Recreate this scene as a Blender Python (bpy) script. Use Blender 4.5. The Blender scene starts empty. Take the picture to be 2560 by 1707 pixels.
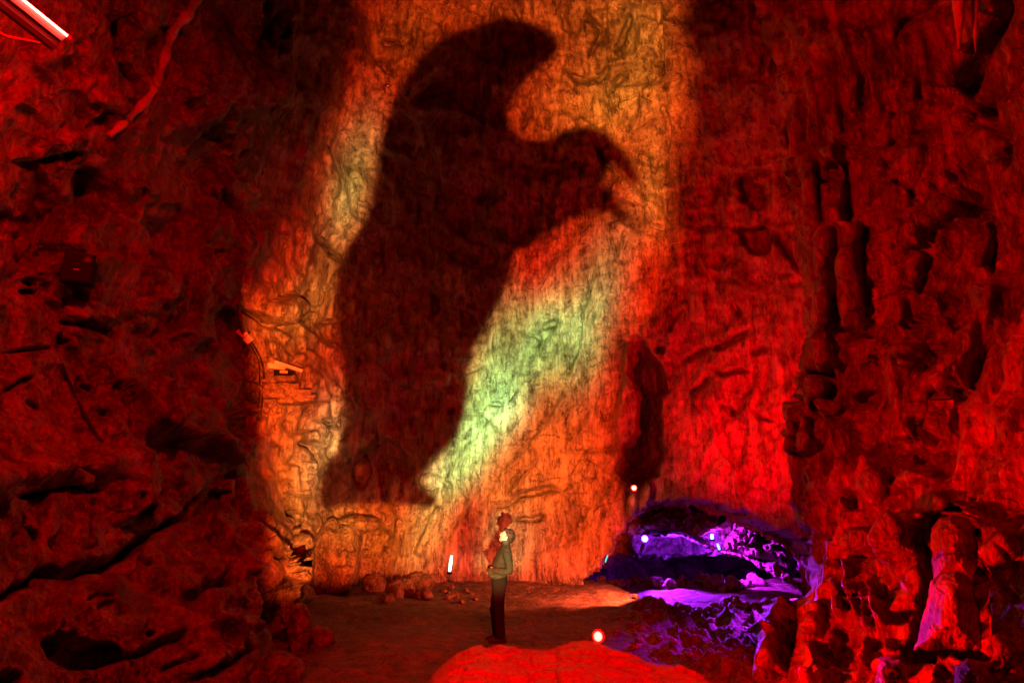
import bpy, bmesh, math, random
import numpy as np
from mathutils import Vector, Matrix
from mathutils.bvhtree import BVHTree

random.seed(7)
rng = np.random.RandomState(11)
scene = bpy.context.scene
COL = scene.collection

# ------------------------------------------------------------------ camera
FPX, CX, CY = 1500.0, 1280.0, 853.5
CAM = np.array([0.0, 0.0, 2.4])
PITCH = math.radians(13.8)
FW = np.array([0, math.cos(PITCH), math.sin(PITCH)])
UP = np.array([0, -math.sin(PITCH), math.cos(PITCH)])
RT = np.array([1.0, 0, 0])

cam_d = bpy.data.cameras.new('camera')
cam_d.sensor_width = 36.0
cam_d.lens = FPX / 2560 * 36.0
cam_d.clip_start = 0.05
cam_d.clip_end = 200
cam = bpy.data.objects.new('camera', cam_d)
COL.objects.link(cam)
cam.location = CAM
cam.rotation_euler = (math.pi / 2 + PITCH, 0, 0)
scene.camera = cam


def at(px, py, Y):
    """3-D points whose distance in front of the viewer is Y, seen at photo pixel px, py"""
    px, py, Y = np.broadcast_arrays(np.asarray(px, float), np.asarray(py, float), np.asarray(Y, float))
    d = FW + ((px - CX) / FPX)[..., None] * RT + (-(py - CY) / FPX)[..., None] * UP
    return CAM + d * (Y / d[..., 1])[..., None]


def proj(P):
    q = np.asarray(P, float) - CAM
    f = q @ FW
    return CX + FPX * (q @ RT) / f, CY - FPX * (q @ UP) / f


# ------------------------------------------------------------------ noise (numpy)
_perm = np.random.RandomState(5).permutation(256).astype(np.int32)
PERM = np.concatenate([_perm, _perm, _perm])
_g = np.random.RandomState(6).normal(size=(256, 3))
GRAD = (_g / np.linalg.norm(_g, axis=1, keepdims=True)).astype(np.float32)
RND = np.random.RandomState(8).rand(256, 3).astype(np.float32)


def _hash(x, y, z):
    return PERM[PERM[PERM[x & 255] + (y & 255)] + (z & 255)]


def perlin(P, seed=0):
    P = np.asarray(P, np.float32) + np.float32(seed * 17.31)
    i = np.floor(P).astype(np.int32)
    f = P - i
    u = f * f * f * (f * (f * 6 - 15) + 10)
    out = 0
    for dx in (0, 1):
        wx = u[:, 0] if dx else 1 - u[:, 0]
        for dy in (0, 1):
            wy = u[:, 1] if dy else 1 - u[:, 1]
            for dz in (0, 1):
                wz = u[:, 2] if dz else 1 - u[:, 2]
                g = GRAD[_hash(i[:, 0] + dx, i[:, 1] + dy, i[:, 2] + dz)]
                d = g[:, 0] * (f[:, 0] - dx) + g[:, 1] * (f[:, 1] - dy) + g[:, 2] * (f[:, 2] - dz)
                out = out + wx * wy * wz * d
    return out * 1.6


def fbm(P, s, octs=4, seed=0, gain=0.5):
    P = np.asarray(P, np.float32) / np.float32(s) if np.isscalar(s) else np.asarray(P, np.float32) / np.asarray(s, np.float32)
    a, out = 1.0, 0
    for o in range(octs):
        out = out + a * perlin(P, seed + o)
        P = P * 2.03
        a *= gain
    return out


def ridged(P, s, octs=4, seed=0, gain=0.55):
    P = np.asarray(P, np.float32) / (np.float32(s) if np.isscalar(s) else np.asarray(s, np.float32))
    a, out, w = 1.0, 0, 1.0
    for o in range(octs):
        n = 1 - np.abs(perlin(P, seed + o)) * 1.4
        n = np.clip(n, 0, 1) ** 2 * w
        out = out + a * n
        w = np.clip(n * 1.6, 0, 1)
        P = P * 2.03
        a *= gain
    return out


def worley(P, s, seed=0):
    """F1, F2 and a random value per cell"""
    P = np.asarray(P, np.float32) / (np.float32(s) if np.isscalar(s) else np.asarray(s, np.float32)) + np.float32(seed * 9.7)
    i = np.floor(P).astype(np.int32)
    f = P - i
    n = len(P)
    f1 = np.full(n, 9, np.float32); f2 = f1.copy(); cid = np.zeros(n, np.float32)
    for dx in (-1, 0, 1):
        for dy in (-1, 0, 1):
            for dz in (-1, 0, 1):
                h = _hash(i[:, 0] + dx, i[:, 1] + dy, i[:, 2] + dz)
                r = RND[h]
                d = (f[:, 0] - dx - r[:, 0]) ** 2 + (f[:, 1] - dy - r[:, 1]) ** 2 + (f[:, 2] - dz - r[:, 2]) ** 2
                c = d < f1
                f2 = np.where(c, f1, np.minimum(f2, d))
                cid = np.where(c, h / 255.0, cid)
                f1 = np.where(c, d, f1)
    return np.sqrt(f1), np.sqrt(f2), cid


RND2 = np.random.RandomState(21).normal(size=(256, 3)).astype(np.float32)
RND2 /= np.linalg.norm(RND2, axis=1, keepdims=True)


def facets(P, s, seed=0, slope=.4, step=.25):
    """fractured rock: every cell is a flat break with its own tilt and height (in units of s)"""
    s = np.asarray([s] * 3 if np.isscalar(s) else s, np.float32)
    P = np.asarray(P, np.float32) / s + np.float32(seed * 7.13)
    i = np.floor(P).astype(np.int32); f = P - i
    n = len(P)
    f1 = np.full(n, 9, np.float32); f2 = f1.copy(); hv = np.zeros(n, np.float32)
    for dx in (-1, 0, 1):
        for dy in (-1, 0, 1):
            for dz in (-1, 0, 1):
                h = _hash(i[:, 0] + dx, i[:, 1] + dy, i[:, 2] + dz)
                q = f - np.array([dx, dy, dz], np.float32) - RND[h]
                d = (q * q).sum(1)
                c = d < f1
                f2 = np.where(c, f1, np.minimum(f2, d))
                hv = np.where(c, slope * (RND2[h] * q).sum(1) + step * (RND[h][:, 1] - .5), hv)
                f1 = np.where(c, d, f1)
    return hv * s.min(), np.sqrt(f2) - np.sqrt(f1)


def smooth(a, b, x):
    t = np.clip((x - a) / (b - a), 0, 1)
    return t * t * (3 - 2 * t)


def seg_dist(px, py, pts):
    """distance, signed side and fraction along a polyline in the plane"""
    best = np.full(px.shape, 1e9, np.float32); side = np.zeros(px.shape, np.float32); frac = np.zeros(px.shape, np.float32)
    L = [0.0]
    for (ax, ay), (bx, by) in zip(pts[:-1], pts[1:]):
        L.append(L[-1] + math.hypot(bx - ax, by - ay))
    for k, ((ax, ay), (bx, by)) in enumerate(zip(pts[:-1], pts[1:])):
        vx, vy = bx - ax, by - ay
        l2 = vx * vx + vy * vy + 1e-9
        t = np.clip(((px - ax) * vx + (py - ay) * vy) / l2, 0, 1)
        ex, ey = px - ax - t * vx, py - ay - t * vy
        d = np.sqrt(ex * ex + ey * ey)
        c = d < best
        best = np.where(c, d, best)
        side = np.where(c, np.sign(vx * ey - vy * ex), side)
        frac = np.where(c, (L[k] + t * (L[k + 1] - L[k])) / L[-1], frac)
    return best, side, frac


def in_poly(px, py, poly):
    ins = np.zeros(px.shape, bool)
    n = len(poly)
    for k in range(n):
        x1, y1 = poly[k]; x2, y2 = poly[(k + 1) % n]
        if y1 == y2:
            continue
        c = ((y1 > py) != (y2 > py)) & (px < (x2 - x1) * (py - y1) / (y2 - y1) + x1)
        ins ^= c
    return ins


def poly_sd(px, py, poly):
    d, _, _ = seg_dist(px, py, list(poly) + [poly[0]])
    return np.where(in_poly(px, py, poly), -d, d)


# tiles of the photograph (853 x 570 pixels shown 2.75 times larger) in which relief was traced
TILE = {'TL': (0, 0), 'TC': (853, 0), 'TR': (1706, 0), 'ML': (0, 570), 'MC': (853, 570), 'MR': (1706, 570),
        'BL': (0, 1137), 'BC': (853, 1137), 'BR': (1706, 1137)}


def T(tile, *pts):
    ox, oy = TILE[tile]
    return [(ox + x * .3636, oy + y * .3636) for x, y in pts]


def D(*pts):
    return [(x * 2560 / 2352, y * 2560 / 2352) for x, y in pts]


# ------------------------------------------------------------------ object helpers
def tag(o, label=None, cat=None, group=None, kind=None):
    if label: o['label'] = label
    if cat: o['category'] = cat
    if group: o['group'] = group
    if kind: o['kind'] = kind
    return o


def link_mesh(name, me, mat=None, parent=None, smooth_=True):
    o = bpy.data.objects.new(name, me)
    COL.objects.link(o)
    if mat: me.materials.append(mat)
    if parent: o.parent = parent
    if smooth_ and len(me.polygons):
        me.polygons.foreach_set('use_smooth', np.ones(len(me.polygons), bool))
    return o


def mesh_np(name, V, F):
    """mesh from arrays: V (n,3), F (m,4) or (m,3)"""
    me = bpy.data.meshes.new(name)
    V = np.ascontiguousarray(V, np.float32); F = np.ascontiguousarray(F, np.int32)
    k = F.shape[1]
    me.vertices.add(len(V)); me.vertices.foreach_set('co', V.ravel())
    me.loops.add(F.size); me.loops.foreach_set('vertex_index', F.ravel())
    me.polygons.add(len(F))
    me.polygons.foreach_set('loop_start', np.arange(0, F.size, k, dtype=np.int32))
    me.polygons.foreach_set('loop_total', np.full(len(F), k, np.int32))
    me.update(calc_edges=True)
    me.validate()
    return me


def grid_faces(nr, nc):
    r, c = np.meshgrid(np.arange(nr - 1), np.arange(nc - 1), indexing='ij')
    a = r * nc + c
    return np.stack([a, a + nc, a + nc + 1, a + 1], -1).reshape(-1, 4)


def empty(name, loc, rz=0.0):
    o = bpy.data.objects.new(name, None)
    COL.objects.link(o)
    o.location = loc
    o.rotation_euler = (0, 0, rz)
    o.empty_display_size = 0.1
    return o


def bm_obj(name, bm, mat, parent=None, smooth_=False):
    me = bpy.data.meshes.new(name)
    bm.normal_update()
    bm.to_mesh(me); bm.free()
    return link_mesh(name, me, mat, parent, smooth_)


def add_box(bm, c, s, rot=None, bev=0.0):
    r = bmesh.ops.create_cube(bm, size=1.0)
    M = Matrix.Translation(c) @ (rot.to_4x4() if rot else Matrix.Identity(4)) @ Matrix.Diagonal((s[0], s[1], s[2], 1))
    bmesh.ops.transform(bm, matrix=M, verts=r['verts'])
    if bev:
        es = list({e for v in r['verts'] for e in v.link_edges})
        bmesh.ops.bevel(bm, geom=es, offset=bev, segments=2, affect='EDGES', profile=.6)


def tube_mesh(name, pts, radii, seg=10, caps=True):
    pts = [Vector(p) for p in pts]
    n = len(pts)
    if np.isscalar(radii): radii = [radii] * n
    V, F = [], []
    prev = None
    for k in range(n):
        t = (pts[min(k + 1, n - 1)] - pts[max(k - 1, 0)]).normalized()
        if prev is None:
            a = Vector((0, 0, 1)) if abs(t.z) < .9 else Vector((1, 0, 0))
            u = t.cross(a).normalized()
        else:
            u = (prev - t * prev.dot(t)).normalized()
        prev = u
        w = t.cross(u)
        for s in range(seg):
            an = 2 * math.pi * s / seg
            V.append(pts[k] + (u * math.cos(an) + w * math.sin(an)) * radii[k])
    for k in range(n - 1):
        for s in range(seg):
            a = k * seg + s; b = k * seg + (s + 1) % seg
            F.append((a, b, b + seg, a + seg))
    if caps:
        F.append(tuple(range(seg - 1, -1, -1))); F.append(tuple((n - 1) * seg + s for s in range(seg)))
    me = bpy.data.meshes.new(name)
    me.from_pydata([tuple(v) for v in V], [], F)
    me.update()
    return me


def bez(pts, n=8):
    """Catmull-Rom through points"""
    P = [np.array(p, float) for p in pts]
    P = [2 * P[0] - P[1]] + P + [2 * P[-1] - P[-2]]
    out = []
    for k in range(1, len(P) - 2):
        for j in range(n):
            t = j / n
            out.append(.5 * (2 * P[k] + (P[k + 1] - P[k - 1]) * t + (2 * P[k - 1] - 5 * P[k] + 4 * P[k + 1] - P[k + 2]) * t * t
                             + (3 * P[k] - P[k - 1] - 3 * P[k + 1] + P[k + 2]) * t ** 3))
    out.append(P[-2])
    return out


# ------------------------------------------------------------------ materials
def new_mat(name):
    m = bpy.data.materials.new(name); m.use_nodes = True
    nt = m.node_tree
    return m, nt, nt.nodes['Principled BSDF']


def nd(nt, typ, **kw):
    n = nt.nodes.new(typ)
    for k, v in kw.items():
        if k in n.inputs: n.inputs[k].default_value = v
        else: setattr(n, k, v)
    return n


def simple(name, col, rough=.5, metal=0, noise=0.0, nscale=30, bump=0.0):
    m, nt, b = new_mat(name)
    b.inputs['Roughness'].default_value = rough
    b.inputs['Metallic'].default_value = metal
    b.inputs['Base Color'].default_value = (*col, 1)
    if noise or bump:
        tc = nd(nt, 'ShaderNodeTexCoord')
        n = nd(nt, 'ShaderNodeTexNoise', Scale=nscale, Detail=6.0, Roughness=.6)
        nt.links.new(tc.outputs['Object'], n.inputs['Vector'])
        mx = nd(nt, 'ShaderNodeMix', data_type='RGBA')
        mx.inputs['A'].default_value = (*[c * (1 - noise) for c in col], 1)
        mx.inputs['B'].default_value = (*[min(1, c * (1 + noise)) for c in col], 1)
        nt.links.new(n.outputs['Fac'], mx.inputs['Factor'])
        nt.links.new(mx.outputs['Result'], b.inputs['Base Color'])
        if bump:
            bp = nd(nt, 'ShaderNodeBump', Strength=1.0, Distance=bump)
            nt.links.new(n.outputs['Fac'], bp.inputs['Height'])
            nt.links.new(bp.outputs['Normal'], b.inputs['Normal'])
    return m


def emit(name, col, s):
    m, nt, b = new_mat(name)
    b.inputs['Base Color'].default_value = (*[c * .5 for c in col], 1)
    b.inputs['Emission Color'].default_value = (*col, 1)
    b.inputs['Emission Strength'].default_value = s
    return m


def rock_mat(name, cols, fleck=.5, bump=.03, scale=1.0, rough=(.35, .8), streak=0.0, spec=.5, mott=.9, crack=.8, grain=None):
    """limestone: mottled tints, dark mineral flecks, streaks of calcite, several sizes of bump, damp sheen in patches"""
    m, nt, b = new_mat(name)
    L = nt.links.new
    tc = nd(nt, 'ShaderNodeTexCoord')
    vec = tc.outputs['Object']
    fine = vec
    if grain:                                   # grain drawn out along the drip direction
        gm = nd(nt, 'ShaderNodeMapping'); gm.inputs['Rotation'].default_value = (0, math.radians(grain[1]), 0)
        gm.inputs['Scale'].default_value = (1.25, 1.25, grain[0]); L(vec, gm.inputs['Vector'])
        fine = gm.outputs['Vector']
    n1 = nd(nt, 'ShaderNodeTexNoise', Scale=.55 * scale, Detail=3.0, Roughness=.62, Distortion=.3); L(vec, n1.inputs['Vector'])
    n2 = nd(nt, 'ShaderNodeTexNoise', Scale=3.2 * scale, Detail=5.0, Roughness=.72, Distortion=.15); L(fine, n2.inputs['Vector'])
    r1 = nd(nt, 'ShaderNodeValToRGB'); e = r1.color_ramp.elements
    e[0].position, e[1].position = .3, .7
    e[0].color, e[1].color = (*cols[0], 1), (*cols[2], 1)
    x = e.new(.5); x.color = (*cols[1], 1)
    L(n1.outputs['Fac'], r1.inputs['Fac'])
    r2 = nd(nt, 'ShaderNodeValToRGB'); e = r2.color_ramp.elements
    e[0].position, e[1].position = .36, .64
    e[0].color, e[1].color = (.16, .125, .10, 1), (1.1, 1.1, 1.1, 1)
    L(n2.outputs['Fac'], r2.inputs['Fac'])
    mul = nd(nt, 'ShaderNodeMix', data_type='RGBA', blend_type='MULTIPLY'); mul.inputs['Factor'].default_value = mott
    L(r1.outputs['Color'], mul.inputs['A']); L(r2.outputs['Color'], mul.inputs['B'])
    nf = nd(nt, 'ShaderNodeTexNoise', Scale=15 * scale, Detail=5.0, Roughness=.7); L(fine, nf.inputs['Vector'])
    rf = nd(nt, 'ShaderNodeValToRGB'); e = rf.color_ramp.elements
    e[0].position, e[1].position = .40, .62
    e[0].color, e[1].color = (.40, .36, .31, 1), (1.2, 1.16, 1.1, 1)
    L(nf.outputs['Fac'], rf.inputs['Fac'])
    mu2 = nd(nt, 'ShaderNodeMix', data_type='RGBA', blend_type='MULTIPLY'); mu2.inputs['Factor'].default_value = mott
    L(mul.outputs['Result'], mu2.inputs['A']); L(rf.outputs['Color'], mu2.inputs['B'])
    col = mu2.outputs['Result']
    # hairline fractures filled with dirt, two sizes, only in places
    wq = nd(nt, 'ShaderNodeMix', data_type='VECTOR'); wq.inputs['Factor'].default_value = .22
    nw = nd(nt, 'ShaderNodeTexNoise', Scale=1.4 * scale, Detail=4.0, Roughness=.6); L(vec, nw.inputs['Vector'])
    L(vec, wq.inputs['A']); L(nw.outputs['Color'], wq.inputs['B'])
    cr = None
    for sc_, wd in ((.9, .012), (2.6, .016)):
        vo = nd(nt, 'ShaderNodeTexVoronoi', feature='DISTANCE_TO_EDGE', Scale=sc_ * scale * 1.28); L(wq.outputs['Result'], vo.inputs['Vector'])
        m1 = nd(nt, 'ShaderNodeMapRange', interpolation_type='SMOOTHSTEP'); m1.inputs['From Min'].default_value = wd * 2.2; m1.inputs['From Max'].default_value = wd * .3
        L(vo.outputs['Distance'], m1.inputs['Value'])
        m2 = nd(nt, 'ShaderNodeMapRange'); m2.inputs['From Min'].default_value = .50; m2.inputs['From Max'].default_value = .66
        L(n1.outputs['Fac'] if sc_ < 1 else nw.outputs['Fac'], m2.inputs['Value'])
        mm = nd(nt, 'ShaderNodeMath', operation='MULTIPLY'); L(m1.outputs['Result'], mm.inputs[0]); L(m2.outputs['Result'], mm.inputs[1])
        if cr is None: cr = mm
        else:
            mx_ = nd(nt, 'ShaderNodeMath', operation='MAXIMUM'); L(cr.outputs[0], mx_.inputs[0]); L(mm.outputs[0], mx_.inputs[1]); cr = mx_
    cf = nd(nt, 'ShaderNodeMath', operation='MULTIPLY'); cf.inputs[1].default_value = crack; L(cr.outputs[0], cf.inputs[0])
    mc = nd(nt, 'ShaderNodeMix', data_type='RGBA'); L(cf.outputs[0], mc.inputs['Factor']); L(col, mc.inputs['A']); mc.inputs['B'].default_value = (.035, .028, .022, 1)
    col = mc.outputs['Result']
    # mineral flecks
    mp = nd(nt, 'ShaderNodeMapping'); mp.inputs['Scale'].default_value = (4.5 * scale, 4.5 * scale, 9 * scale); L(vec, mp.inputs['Vector'])
    n3 = nd(nt, 'ShaderNodeTexNoise', Scale=1.0, Detail=5.0, Roughness=.68, Distortion=.4); L(mp.outputs['Vector'], n3.inputs['Vector'])
    r3 = nd(nt, 'ShaderNodeValToRGB'); e = r3.color_ramp.elements
    e[0].position, e[1].position = .28, .44
    e[0].color, e[1].color = (1, 1, 1, 1), (0, 0, 0, 1)
    L(n3.outputs['Fac'], r3.inputs['Fac'])
    mf = nd(nt, 'ShaderNodeMath', operation='MULTIPLY'); mf.inputs[1].default_value = fleck; L(r3.outputs['Color'], mf.inputs[0])
    mk = nd(nt, 'ShaderNodeMix', data_type='RGBA'); L(mf.outputs[0], mk.inputs['Factor']); L(col, mk.inputs['A'])
    mk.inputs['B'].default_value = (.05, .042, .035, 1)
    col = mk.outputs['Result']
    # vertical calcite streaks
    ms = nd(nt, 'ShaderNodeMapping'); ms.inputs['Scale'].default_value = (4 * scale, 4 * scale, .35 * scale); L(vec, ms.inputs['Vector'])
    n4 = nd(nt, 'ShaderNodeTexNoise', Scale=1.0, Detail=4.0, Roughness=.6, Distortion=.2); L(ms.outputs['Vector'], n4.inputs['Vector'])
    if streak:
        r4 = nd(nt, 'ShaderNodeValToRGB'); e = r4.color_ramp.elements
        e[0].position, e[1].position = .53, .66
        e[0].color, e[1].color = (0, 0, 0, 1), (streak, streak, streak, 1)
        L(n4.outputs['Fac'], r4.inputs['Fac'])
        mq = nd(nt, 'ShaderNodeMix', data_type='RGBA'); L(r4.outputs['Color'], mq.inputs['Factor']); L(col, mq.inputs['A'])
        mq.inputs['B'].default_value = (.62, .52, .36, 1)
        col = mq.outputs['Result']
    L(col, b.inputs['Base Color'])
    # roughness
    n5 = n2
    mr = nd(nt, 'ShaderNodeMapRange'); mr.inputs['From Min'].default_value = .35; mr.inputs['From Max'].default_value = .65
    mr.inputs['To Min'].default_value, mr.inputs['To Max'].default_value = rough
    L(n5.outputs['Fac'], mr.inputs['Value']); L(mr.outputs['Result'], b.inputs['Roughness'])
    b.inputs['Specular IOR Level'].default_value = spec
    # bump
    n6 = nd(nt, 'ShaderNodeTexNoise', Scale=9 * scale, Detail=4.0, Roughness=.75); L(fine, n6.inputs['Vector'])
    ad = nd(nt, 'ShaderNodeMath', operation='MULTIPLY_ADD'); ad.inputs[1].default_value = .5
    L(nf.outputs['Fac'], ad.inputs[0]); L(n6.outputs['Fac'], ad.inputs[2])
    ad2 = nd(nt, 'ShaderNodeMath', operation='MULTIPLY_ADD'); ad2.inputs[1].default_value = .3
    L(n4.outputs['Fac'], ad2.inputs[0]); L(ad.outputs[0], ad2.inputs[2])
    ad3 = nd(nt, 'ShaderNodeMath', operation='MULTIPLY_ADD'); ad3.inputs[1].default_value = -.35
    L(mf.outputs[0], ad3.inputs[0]); L(ad2.outputs[0], ad3.inputs[2])
    ad4 = nd(nt, 'ShaderNodeMath', operation='MULTIPLY_ADD'); ad4.inputs[1].default_value = -.9
    L(cf.outputs[0], ad4.inputs[0]); L(ad3.outputs[0], ad4.inputs[2])
    ad3 = ad4
    bp = nd(nt, 'ShaderNodeBump', Strength=1.0, Distance=bump); L(ad3.outputs[0], bp.inputs['Height'])
    L(bp.outputs['Normal'], b.inputs['Normal'])
    return m


TAN = ((.20, .145, .095), (.36, .27, .18), (.50, .40, .27))
M = {}
M['left'] = rock_mat('left_rock', TAN, fleck=.65, bump=.10, rough=(.3, .8), streak=.3, crack=.6, grain=(.75, 25))
M['back'] = rock_mat('slab_rock', ((.26, .20, .13), (.42, .33, .22), (.56, .46, .31)), fleck=.8, bump=.065, rough=(.16, .6), streak=.5, spec=.9, crack=.4, grain=(.30, 14))
M['right'] = rock_mat('flowstone_rock', TAN, fleck=.7, bump=.09, rough=(.25, .7), streak=.45, crack=.5, grain=(.35, 3))
M['passage'] = rock_mat('passage_rock', TAN, fleck=.5, bump=.06, rough=(.5, .9), streak=.2)
M['boulder'] = rock_mat('boulder_rock', ((.30, .23, .16), (.38, .30, .20), (.46, .37, .26)), fleck=.35, bump=.035, scale=1.6, rough=(.4, .85), mott=.35, crack=.25)
M['calcite'] = rock_mat('lightened_calcite', ((.46, .38, .28), (.58, .49, .37), (.68, .59, .45)), fleck=.15, bump=.03, rough=(.25, .6), mott=.4, crack=.1)  # lightened: the rib's brightness from its tilt to the light is in this colour
M['stone'] = rock_mat('loose_stone', TAN, crack=.3, fleck=.3, bump=.02, scale=3.0, rough=(.5, .9))
M['floor'] = rock_mat('trodden_earth', ((.16, .115, .08), (.24, .18, .125), (.33, .26, .18)), fleck=.4, bump=.035, scale=1.5, rough=(.55, .95))
M['black'] = simple('black_plastic', (.010, .010, .011), .7, noise=.3, nscale=60)
M['black'].node_tree.nodes['Principled BSDF'].inputs['Specular IOR Level'].default_value = .12
M['metal'] = simple('painted_metal', (.5, .48, .45), .4, .2, noise=.12, nscale=40)
M['white'] = simple('white_plastic', (.75, .72, .68), .45, noise=.08, nscale=30)
M['rubber'] = simple('black_cable', (.02, .018, .018), .5, noise=.2)
M['wood'] = simple('sawn_stone', (.27, .22, .15), .85, noise=.6, nscale=30, bump=.02)

# ================================================================== the cave walls
class TPS:
    def __init__(s, pts, lam=1e-3):
        A = np.array(pts, float); s.c = A[:, :2] / 1000.0; n = len(A)
        K = s.k(np.linalg.norm(s.c[:, None] - s.c[None], axis=2)) + lam * np.eye(n)
        Pm = np.c_[np.ones(n), s.c]
        Z = np.zeros((n + 3, n + 3)); Z[:n, :n] = K; Z[:n, n:] = Pm; Z[n:, :n] = Pm.T
        s.w = np.linalg.solve(Z, np.r_[np.log(A[:, 2]), 0, 0, 0])

    @staticmethod
    def k(r):
        return r * r * np.log(r + 1e-9)

    def __call__(s, px, py):
        px, py = np.broadcast_arrays(np.asarray(px, float), np.asarray(py, float))
        sh = px.shape
        q = np.stack([px.ravel(), py.ravel()], 1) / 1000.0
        out = s.w[-3] + q @ s.w[-2:]
        for j in range(len(s.c)):
            out += s.w[j] * s.k(np.sqrt(((q - s.c[j]) ** 2).sum(1)))
        return np.exp(out).reshape(sh)


def strokes(px, py, P, items):
    """real relief (metres) added along the surface normal: cracks, ribs, scarps and lumps"""
    h = np.zeros(px.shape, np.float32)
    jx = fbm(P, .9, 3, 71) * 6 + fbm(P, .22, 2, 75) * 1.5
    jy = fbm(P, .9, 3, 73) * 6 + fbm(P, .22, 2, 77) * 1.5
    qx, qy = px + jx, py + jy
    for it in items:
        kind, pts, w, amp = it[:4]
        a = np.array(pts)
        L = it[4] if len(it) > 4 else 0
        pad = max(w if np.isscalar(w) else max(w), L) * 3.2 + 20
        m = (px > a[:, 0].min() - pad) & (px < a[:, 0].max() + pad) & (py > a[:, 1].min() - pad) & (py < a[:, 1].max() + pad)
        idx = np.nonzero(m)[0]
        if not len(idx):
            continue
        if kind == 'blob':
            rx, ry = w
            d2 = ((qx[idx] - a[0, 0]) / rx) ** 2 + ((qy[idx] - a[0, 1]) / ry) ** 2
            h[idx] += amp * np.exp(-d2 * 1.2)
            continue
        if kind == 'dome':
            rx, ry = w
            d2 = ((qx[idx] - a[0, 0]) / rx) ** 2 + ((qy[idx] - a[0, 1]) / ry) ** 2
            h[idx] += amp * np.sqrt(np.clip(1 - d2, 0, 1))
            continue
        if kind == 'pit':
            sd = poly_sd(qx[idx], qy[idx], pts) + 7 * fbm(P[idx], .35, 3, 79)
            h[idx] -= amp * smooth(w, -w, sd)
            continue
        d, side, fr = seg_dist(qx[idx], qy[idx], pts)
        tp = np.clip(np.minimum(fr, 1 - fr) * 6, .15, 1)
        if kind == 'crack':
            h[idx] -= amp * tp * np.exp(-(d / (w * (.45 + .55 * tp))) ** 2)
        elif kind == 'rib':
            h[idx] += amp * (tp ** .5) * np.exp(-(d / w) ** 2)
        elif kind == 'round':
            h[idx] += amp * np.sqrt(np.clip(1 - (d / w) ** 2, 0, 1)) * smooth(0, .05, fr) * smooth(1, .9, fr)
        elif kind == 'step':      # the right-hand side of the line (in travel direction) stands proud, fading over L
            sd = d * side
            e = smooth(0, .08, np.minimum(fr, 1 - fr))
            h[idx] += amp * e * (.5 + .5 * np.tanh(sd / w)) * np.exp(-np.clip(sd, 0, None) / L)
    return h


def normals(P3):
    du = np.gradient(P3, axis=1); dv = np.gradient(P3, axis=0)
    n = np.cross(du, dv)
    n /= np.linalg.norm(n, axis=2, keepdims=True) + 1e-12
    v = CAM - P3
    s = np.sign((n * v).sum(2, keepdims=True))
    return n * np.where(s == 0, 1, s)


def blur(A, k=2):
    for _ in range(k):
        B = A.copy()
        B[1:-1] = (A[:-2] + 2 * A[1:-1] + A[2:]) / 4
        A = B.copy()
        A[:, 1:-1] = (B[:, :-2] + 2 * B[:, 1:-1] + B[:, 2:]) / 4
    return A


# ---- distance of the left and back walls, metres in front of the viewer
YC = TPS([
    (-420, -350, 3.6), (-420, 300, 4.0), (-420, 850, 4.4), (-420, 1300, 4.4), (-420, 1800, 3.9),
    (0, -350, 4.9), (0, 0, 5.6), (0, 350, 6.2), (0, 700, 6.6), (0, 1050, 6.8), (0, 1180, 6.3), (0, 1400, 6.2), (0, 1700, 5.6),
    (300, -350, 6.6), (300, 0, 7.3), (300, 300, 7.9), (300, 650, 8.6), (300, 1000, 9.0), (300, 1170, 8.2), (300, 1400, 8.0), (300, 1700, 7.1),
    (520, -350, 8.2), (500, 0, 9.0), (500, 250, 9.8), (500, 600, 10.6), (500, 900, 10.9), (520, 1150, 10.2), (520, 1400, 9.4), (540, 1690, 8.0),
    (640, 1500, 9.6), (700, 1692, 8.85), (722, 1620, 10.1), (742, 1560, 11.8), (770, 1480, 14.2),
    (700, -350, 10.8), (710, 0, 11.8), (700, 250, 12.6), (640, 480, 12.2), (620, 700, 12.2), (640, 830, 12.6), (670, 1000, 12.6), (680, 1200, 12.2), (700, 1350, 12.3),
    (760, 950, 14.0), (760, 1150, 14.2), (760, 1320, 14.4),
    (830, -350, 13.2), (840, 100, 14.2), (840, 400, 15.2), (800, 650, 15.2), (860, 800, 16.0),
    (1000, -350, 13.6), (1000, 200, 15.6), (960, 700, 16.8), (900, 1100, 16.3), (850, 1400, 16.2),
    (1300, -350, 13.2), (1300, 200, 15.6), (1250, 700, 16.9), (1150, 1100, 16.6), (1050, 1430, 16.5), (1300, 1445, 16.4), (1480, 1455, 15.6), (1000, 1800, 16.6), (1500, 1800, 15.6),
    (1520, 1200, 15.9), (1560, 700, 16.2), (1640, 200, 14.6), (1640, -350, 12.6),
    (1750, 500, 15.4), (1750, 900, 15.6), (1750, 1220, 15.2), (1950, 1150, 14.4), (1950, 700, 14.2), (1900, 200, 13.2), (1900, -350, 11.6),
    (2050, 1300, 14.0), (2250, 1300, 13.8), (2250, 700, 13.4), (2250, 0, 12.2), (2250, -350, 10.8), (2250, 1800, 13.8),
    (860, 1620, 15.2), (820, 1800, 13.0),
], lam=2e-4)

SEAM = [(775, -420), (745, 0), (705, 250), (640, 480), (602, 700), (602, 800), (650, 900), (655, 1070), (690, 1230), (745, 1400), (795, 1520), (800, 1850)]
ARCH = [(1470, 1458), (1505, 1415), (1532, 1385), (1548, 1345), (1580, 1302), (1640, 1268), (1720, 1254), (1810, 1268), (1870, 1294), (1930, 1322), (2010, 1360),
        (2060, 1400), (2090, 1560), (2000, 1620), (1700, 1620), (1470, 1600)]

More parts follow.
